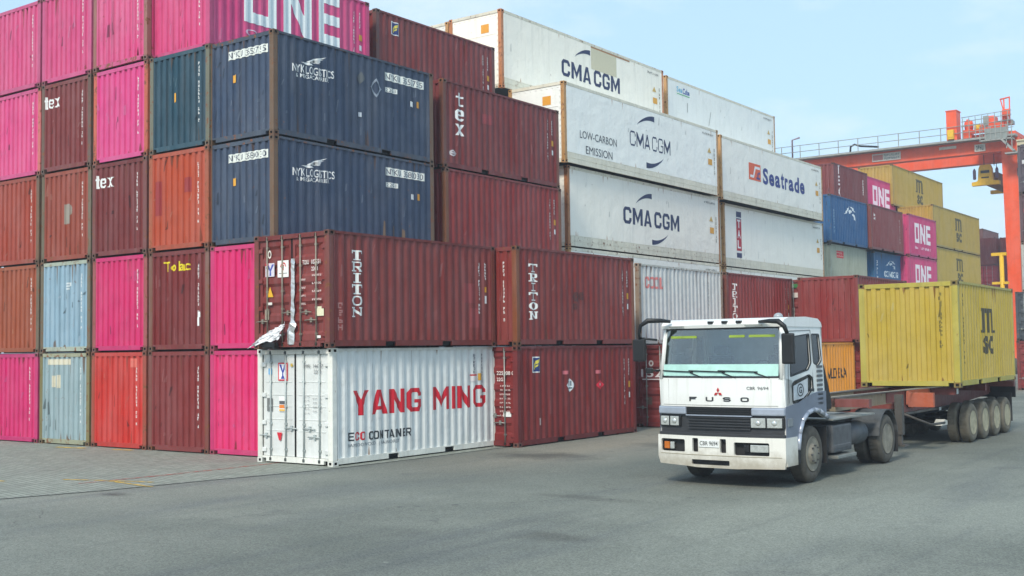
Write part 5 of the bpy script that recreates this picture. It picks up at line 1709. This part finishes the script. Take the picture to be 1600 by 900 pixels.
for sx in (-1, 1):
    b = MB()
    b.box(*sorted((sx * .80, sx * .96)), 2.85, 3.01, .52, 1.40)
    b.box(*sorted((sx * .83, sx * .93)), 2.88, 2.98, .30, .52)
    b.box(*sorted((sx * .74, sx * 1.02)), 2.78, 3.08, .26, .30)
    b.build('landing_leg', TGREY, trail)
    b = MB(); b.tube([(sx * .52, 4.3, .9), (sx * 1.0, 4.9, .62), (sx * 1.0, 6.0, .60)], .03, 6); b.build('guard_rail', TGREY, trail)
    for i, y_ in enumerate((11.75, 12.98, 14.2, 15.4)):
        wheel(trail, sx * 1.215, y_ - 3.9, .50, .25, sx, dual=True, rim_mat=plain('pale_dusty_rim', (176, 168, 140), 0.75, 0, .25), tyre_mat=plain('dusty_grey_rubber', (112, 106, 92), .9, 0, .3))
    b = MB(); b.box(*sorted((sx * .62, sx * 1.22)), 12.02, 12.05, .30, 1.10); b.build('mud_flap', BLK2, trail)
for y_ in (11.75, 12.98, 14.2, 15.4):
    b = MB(); b.tube([(-.95, y_ - 3.9, .5), (.95, y_ - 3.9, .5)], .075, 8); b.build('axle', BLK2, trail)
    for sx in (-1, 1):
        b = MB(); b.box(sx * .47 - .05, sx * .47 + .05, y_ - 4.45, y_ - 3.35, .60, .68); b.build('leaf_spring', BLK2, trail)
b = MB(); b.prism([(6.35, .50), (6.85, .50), (6.85, .60), (6.65, .64)], 0, .62, .84); b.build('wheel_chock', plain('chock_white', (196, 196, 186), .7), trail)
b = MB(); b.box(1.205, 1.215, 6.38, 6.52, 1.28, 1.41); b.box(.605, .615, 7.0, 7.16, .84, .92); b.build('marker_plate', plain('marker_white', (206, 210, 206), .4), trail)
b = MB(); b.box(-1.2, 1.2, 12.58, 12.64, .95, 1.40); b.build('rear_bar', BLK2, trail)
b = MB()
b.tube([(.5, -.2, 1.47), (.5, 1.2, 1.46), (.52, 2.6, 1.455), (.7, 4.2, 1.46), (.9, 6.3, 1.46)], .012, 6)
b.tube([(-.4, -.1, 1.46), (-.3, 2.0, 1.47), (-.5, 5.6, 1.46)], .012, 6)
b.build('air_line', plain('hose_grey', (150, 146, 136), .7), trail)

YT = (182, 157, 56)
container(11.84 + CW / 2, 9.97, 1.447, YT, 'yellow container with dark letters riding on the semi-trailer behind the white cab', [
    ('E', marks(1.96, 2.05, .95, 2.32, 14, 120, True, (4, 11)), (112, 100, 40), 'serial_marks'),
    ('S', marks(.50, .62, .55, 2.3, 16, 121, True, (4, 12)), (104, 94, 44), 'serial_marks')] + msc(2.42, 3.62, .78, 1.98, (72, 66, 44)), L=6.058, wear=.22, frame=(178, 164, 66), rz=R(.9), group=None)

# ------------------------------------------------------------------ loose things at the doors
b = MB()
nx_, ny_ = 44, 26
rr = random.Random(3)
vv = []
for j in range(ny_):
    row = []
    for i in range(nx_):
        u, v = i / (nx_ - 1), j / (ny_ - 1)
        x = .12 + .88 * u + .14 * v
        z = .04 + .16 * u + .30 * v * (.55 + .45 * u) + .10 * u * v
        y = -.03 - .13 * (1 - v) - .05 * math.sin(u * 5)
        n_ = abs(mnoise.noise(Vector((u * 4, v * 3, 1.7)))) * .13 + abs(mnoise.noise(Vector((u * 9, v * 7, 4)))) * .07 + abs(mnoise.noise(Vector((u * 22, v * 16, 8)))) * .03 - .08
        if i in (0, nx_ - 1) or j in (0, ny_ - 1):
            z += .05 * mnoise.noise(Vector((i * .9, j * .9, 2))); x += .05 * mnoise.noise(Vector((i * .8, j * .8, 6)))
        row.append(b.bm.verts.new((x + n_ * .5, y + n_, z + n_ * .7)))
    vv.append(row)
for j in range(ny_ - 1):
    for i in range(nx_ - 1):
        f = b.bm.faces.new((vv[j][i], vv[j][i + 1], vv[j + 1][i + 1], vv[j + 1][i]))
        f.smooth = True
ts = b.build('plastic_sheet', plain('white_tarpaulin', (226, 226, 228), .5, 0, .06, 4), None, (.26, -1.0, 2.63))
tag(ts, 'crumpled white plastic sheet stuck out at the foot of the brown red ribbed doors', 'sheet')
so = ts.modifiers.new('thickness', 'SOLIDIFY'); so.thickness = .004
b = MB()
prev_ = None
for k in range(26):
    t = k / 25
    z = 2.02 - 1.93 * t
    n_ = mnoise.noise(Vector((0, t * 14, 2))) * .03
    w_ = .06 + .025 * mnoise.noise(Vector((3, t * 9, 0))) + (.05 if .75 < t else 0)
    c = 1.285 - .03 * t - (.05 if t > .8 else 0)
    row = [b.bm.verts.new((c - w_, .02 - abs(n_), z)), b.bm.verts.new((c, -.035 + n_, z)), b.bm.verts.new((c + w_, .012 - n_, z))]
    if prev_:
        for i in range(2):
            b.bm.faces.new((prev_[i], prev_[i + 1], row[i + 1], row[i]))
    prev_ = row
fo = b.build('foil_strip', plain('silver_foil', (206, 208, 208), .25, .55, .2, 14), None, (.262, -.965, 2.61))
tag(fo, 'crumpled silver foil strip taped down the seam of the brown red ribbed doors', 'foil strip')
so = fo.modifiers.new('thickness', 'SOLIDIFY'); so.thickness = .003
b = MB(); b.box(0, .42, 0, .16, 0, .16, .04)
for v in b.bm.verts: v.co.z += .05 * math.sin(v.co.x * 9)
bg_ = b.build('black_bundle', plain('black_bin_bag', (24, 24, 26), .4), None, (.72, -1.16, 2.615))
tag(bg_, 'small black bundle under the crumpled white plastic sheet', 'bundle')

# ------------------------------------------------------------------ gantry crane
CO = paint('crane_orange_paint', (234, 82, 24), .35, .25, .08)
CGREY = plain('crane_grey_steel', (150, 152, 146), .6, .2, .15)
CYEL = plain('crane_yellow_paint', (224, 178, 28), .5, 0, .12)
crane = thing('gantry_crane', (-1.1, 80, 0), 'orange rubber-tyred gantry crane spanning the far stacks with a yellow spreader', 'crane')
ZB, ZT = 18.12, 19.15
for y0_, nm in ((0.0, 'near'), (5.9, 'far')):
    b = MB()
    b.box(-24.6, .62, y0_, y0_ + 1.0, ZB, ZT)
    for i in range(14):
        b.box(-24.0 + i * 1.8, -23.94 + i * 1.8, y0_ - .02, y0_, ZB + .05, ZT - .05)
    gd = b.build('girder', CO, crane)
    b = MB(); b.box(-26.4, .6, y0_ - .95 if y0_ == 0 else y0_ + 1.0, y0_ - .02 if y0_ == 0 else y0_ + 1.95, ZT - .02, ZT + .14); b.build('walkway', CGREY, gd)
    yy = y0_ - .9 if y0_ == 0 else y0_ + 1.9
    b = MB()
    for i in range(16):
        x_ = -26.2 + i * 1.75
        b.box(x_ - .03, x_ + .03, yy - .03, yy + .03, ZT + .14, ZT + 1.24)
    for zz in (.68, 1.24):
        b.tube([(-26.3, yy, ZT + zz), (.5, yy, ZT + zz)], .03, 6)
    b.build('handrail', CGREY, gd)
    for x_, xt in ((-.03, 1.27), (-24.0, 1.27)):
        b = MB()
        b.prism([(x_ - .64, ZB + .3), (x_ + .64, ZB + .3), (x_ + .44, 1.6), (x_ - .42, 1.6)], 1, y0_ - .1, y0_ + 1.1)
        b.build('leg', CO, crane)
for x_ in (-.03, -24.0):
    b = MB(); b.box(x_ - .5, x_ + .5, -1.2, 8.2, 1.2, 2.1); b.build('sill_beam', CO, crane)
    for y_ in (-.6, .9, 5.7, 7.2):
        b = MB(); b.lathe([(-.25, .3), (-.25, .7), (-.18, .78), (.18, .78), (.25, .7), (.25, .3)], (x_, y_, .78), 0, 24); b.build('tyre', DUSTRUB, crane)
b = MB(); b.box(-.1, .6, 1.2, 5.8, 17.2, 18.3); b.build('end_tie', CO, crane)
# name boards
def board(x0_, x1_, z0_, z1_, colr, seed):
    b = MB(); b.box(x0_, x1_, -.09, -.03, z0_, z1_); bd = b.build('name_board', plain('board_white', colr, .6), crane)
    b = MB()
    for r_ in range(2):
        for p in marks(x0_ + (x1_ - x0_) * .42, x1_ - .1, z0_ + (.15 + .42 * r_) * (z1_ - z0_), z0_ + (.42 + .42 * r_) * (z1_ - z0_), 9, seed + r_, False):
            b.face([(x, -.096, z) for x, z in p])
    b.build('lettering', decal((96, 120, 120)), bd)
    b = MB(); b.box(x0_ + .08, x0_ + (x1_ - x0_) * .38, -.099, -.091, z0_ + .1, z1_ - .1); b.build('emblem', decal((190, 110, 100)), bd)
board(-11.27, -8.81, 18.32, 18.98, (206, 196, 184), 130)
board(-4.0, -3.2, ZT - .75, ZT - .16, (206, 206, 196), 140) if False else None
b = MB(); b.box(-2.75, -1.9, -.10, -.03, 18.25, 18.85); bd = b.build('name_board', plain('board_white', (206, 196, 184), .6), crane)
b = MB()
for p in marks(-2.65, -2.0, 18.35, 18.75, 4, 133, False):
    b.face([(x, -.104, z) for x, z in p])
b.build('lettering', decal((80, 84, 84)), bd)
b = MB(); b.box(-5.6, -4.2, -.07, -.03, 18.72, 18.95); b.build('name_board', plain('board_white', (206, 196, 184), .6), crane)
# machinery on top
b = MB(); b.box(-4.75, -3.92, -.8, .4, ZT + .15, 21.75); b.box(-4.8, -3.87, -.85, .45, 21.75, 21.82); b.build('cabinet', CO, crane)
b = MB(); b.box(-4.62, -4.1, -1.15, -.82, ZT + .2, 20.15, .04); b.box(-4.55, -4.15, -1.18, -1.15, 19.5, 19.8); b.build('yellow_box', CYEL, crane)
b = MB()
b.box(-3.7, .4, .2, 6.6, 19.35, 19.7)
b.box(-3.6, -2.9, -.3, .6, 19.4, 20.15, .08)
b.box(-2.2, -.2, -.2, .3, 19.9, 20.45)
b.box(-.5, -.1, -.2, .3, 20.45, 21.3)
b.lathe([(-3.55, .05), (-3.5, .38), (-2.95, .38), (-2.9, .05)], (0, .3, 20.55), 0, 16)
b.box(-3.0, -.3, -.35, -.1, 19.75, 20.05); b.box(-2.0, -1.2, .4, 1.6, 20.4, 21.2, .1); b.box(-3.3, -3.1, -.2, .2, 20.1, 21.0)
tr = b.build('trolley', CO, crane)
b = MB(); b.lathe([(-2.7, .1), (-2.68, .34), (-2.3, .34), (-2.28, .1)], (0, .1, 20.2), 0, 14); b.build('winch', CYEL, tr)
b = MB()
b.box(-1.95, -1.6, -.3, .1, 20.3, 21.1); b.box(-1.3, .2, .3, 1.0, 20.3, 20.6)
b.build('motor', CGREY, tr)
b = MB()
for x_ in (-3.4, -2.9, -2.4, -1.9, -1.4, -.9, -.4, .1):
    b.box(x_ - .025, x_ + .025, -1.0, -.95, ZT + .14, 21.0 + .05 * (x_ + 3))
for zz in (20.3, 20.7, 21.05):
    b.tube([(-3.5, -.97, zz), (.4, -.97, zz + .15)], .028, 6)
b.build('handrail', CGREY, tr)
b = MB()
b.tube([(-.25, -.5, 20.2), (-.25, -.5, 22.3)], .06, 6); b.tube([(.15, -.5, 20.2), (.18, -.5, 22.3)], .06, 6); b.tube([(-.55, -.5, 22.25), (.22, -.5, 22.35)], .06, 6); b.tube([(-.5, -.5, 22.2), (-.22, -.5, 21.0)], .05, 6)
b.box(-.4, .2, -.7, -.3, 20.8, 21.4, .08)
b.build('mast', CO, tr)
# stair cage and platform beside the leg
b = MB()
b.box(-1.9, .6, -1.9, -.95, 18.75, 18.85)
b.prism([(-.3, 18.75), (-.1, 18.75), (.75, 17.75), (.55, 17.75)], 1, -1.9, -1.0)
b.box(.0, 1.1, -1.9, -.95, 17.55, 17.66)
for i in range(7):
    x_ = -1.85 + i * .4
    b.box(x_ - .03, x_ + .03, -1.9, -1.84, 18.0 + (.8 if i < 5 else 0), 19.95)
for zz in (19.35, 19.9):
    b.tube([(-1.9, -1.87, zz), (.6, -1.87, zz)], .03, 6)
b.build('stair_platform', CGREY, crane)
b = MB(); b.box(-1.5, .2, -1.86, -1.80, 18.86, 19.75); b.build('stair_screen', plain('mesh_grey', (128, 134, 130), .7), crane)
b = MB(); b.box(.72, 2.2, -1.0, 1.2, 16.9, 18.6); b.box(.7, 2.3, -1.1, 1.3, 18.6, 18.72); cb = b.build('operator_cab', plain('cab_cream', (196, 186, 156), .6), crane)
b = MB(); b.box(1.0, 1.9, -1.03, -1.0, 17.5, 18.3); b.build('window', plain('cab_window', (40, 46, 60), .2), cb)
b = MB(); b.box(.5, 2.3, -.3, 1.4, 15.9, 16.6, .1); b.build('machine_house', plain('machine_grey', (104, 92, 90), .7), crane)
b = MB()
b.tube([(.62, -.3, 2), (.62, -.3, 17)], .035, 6); b.tube([(.95, -.3, 2), (.95, -.3, 17)], .035, 6)
for i in range(46):
    b.box(.62, .95, -.32, -.28, 2.2 + i * .32, 2.24 + i * .32)
b.build('ladder', CGREY, crane)
b = MB()
b.tube([(-18.3, -.6, ZT + .1), (-18.3, -.6, 21.0), (-17.6, -.6, 21.15)], .08, 8); b.build('lamp_post', plain('lamp_post_mauve', (136, 116, 124), .6), crane)
b = MB()
b.tube([(-13.0, -.6, 19.3), (-12.95, -.6, 19.8), (-12.6, -.6, 19.95), (-12.1, -.6, 19.75), (-10.5, -.6, 19.5)], .09, 8); b.build('cable_loop', BLK, crane)
# spreader
sp = bpy.data.objects.new('spreader', None); COL.objects.link(sp); sp.parent = crane; sp.location = (0, 0, 0)
b = MB()
b.prism([(-3.6, 15.72), (-3.6, 16.02), (-3.2, 16.06), (-3.1, 16.15), (-3.02, 17.1), (-2.9, 17.42), (-2.1, 17.42), (-1.98, 17.1), (-1.9, 16.15), (-1.8, 16.06), (-1.4, 16.02), (-1.4, 15.72)], 1, 2.0, 2.5)
b.build('end_beam', CYEL, sp)
b = MB(); b.box(-2.85, -2.15, 1.96, 1.995, 16.72, 16.95); b.box(-2.8, -2.2, 1.97, 1.996, 16.3, 16.4); b.build('slot', BLK, sp)
b = MB(); b.box(-2.6, -1.6, 2.5, 8.4, 15.75, 16.2); b.box(-2.4, -1.8, 3.4, 7.0, 16.2, 16.9); b.build('spreader_arm', plain('spreader_brown', (124, 84, 48), .7, 0, .25), sp)
b = MB(); b.prism([(-3.65, 15.72), (-3.65, 16.02), (-.95, 16.02), (-.95, 15.72)], 1, 8.4, 8.9); b.build('end_beam', CYEL, sp)
b = MB()
for x_ in (-3.4, -1.6):
    b.lathe([(15.9 + .35, .05), (16.3, .13), (17.0, .13), (17.2, .03)], (x_, 2.2, 0), 2, 10)
b.build('guide_arm', plain('guide_mauve', (120, 104, 128), .6), sp)
b = MB()
for x_ in (-2.6, -1.8):
    for y_ in (2.2, 6.4):
        b.tube([(x_, y_, 17.3), (x_, y_, 19.4)], .03, 5)
b.build('rope', BLK, sp)

# yellow floodlight post between the distant stacks and the crane leg
fp = MB()
fp.tube([(0, 0, 0), (0, 0, 9.6)], .17, 10)
fp.box(-.75, .4, -.15, .15, 9.5, 9.75); fp.box(-.75, .5, -.15, .15, 7.2, 7.4)
tag(fp.build('light_post', CYEL, None, (-1.85, 79.0, 0)), 'yellow post with two short arms just left of the orange crane leg', 'post')

# ------------------------------------------------------------------ haze over the yard
b = MB(); b.box(-960, 960, -460, 1660, -1.0, 24.5)
hm = bpy.data.materials.new('yard_haze'); hm.use_nodes = True
hm.node_tree.nodes.clear()
ho = hm.node_tree.nodes.new('ShaderNodeOutputMaterial')
hv = hm.node_tree.nodes.new('ShaderNodeVolumePrincipled')
hv.inputs['Color'].default_value = (0.86, 0.92, 1.0, 1)
hv.inputs['Density'].default_value = 0.0014
hv.inputs['Anisotropy'].default_value = 0.2
hm.node_tree.links.new(hv.outputs[0], ho.inputs['Volume'])
hz = b.build('haze', hm)
hz['kind'] = 'stuff'
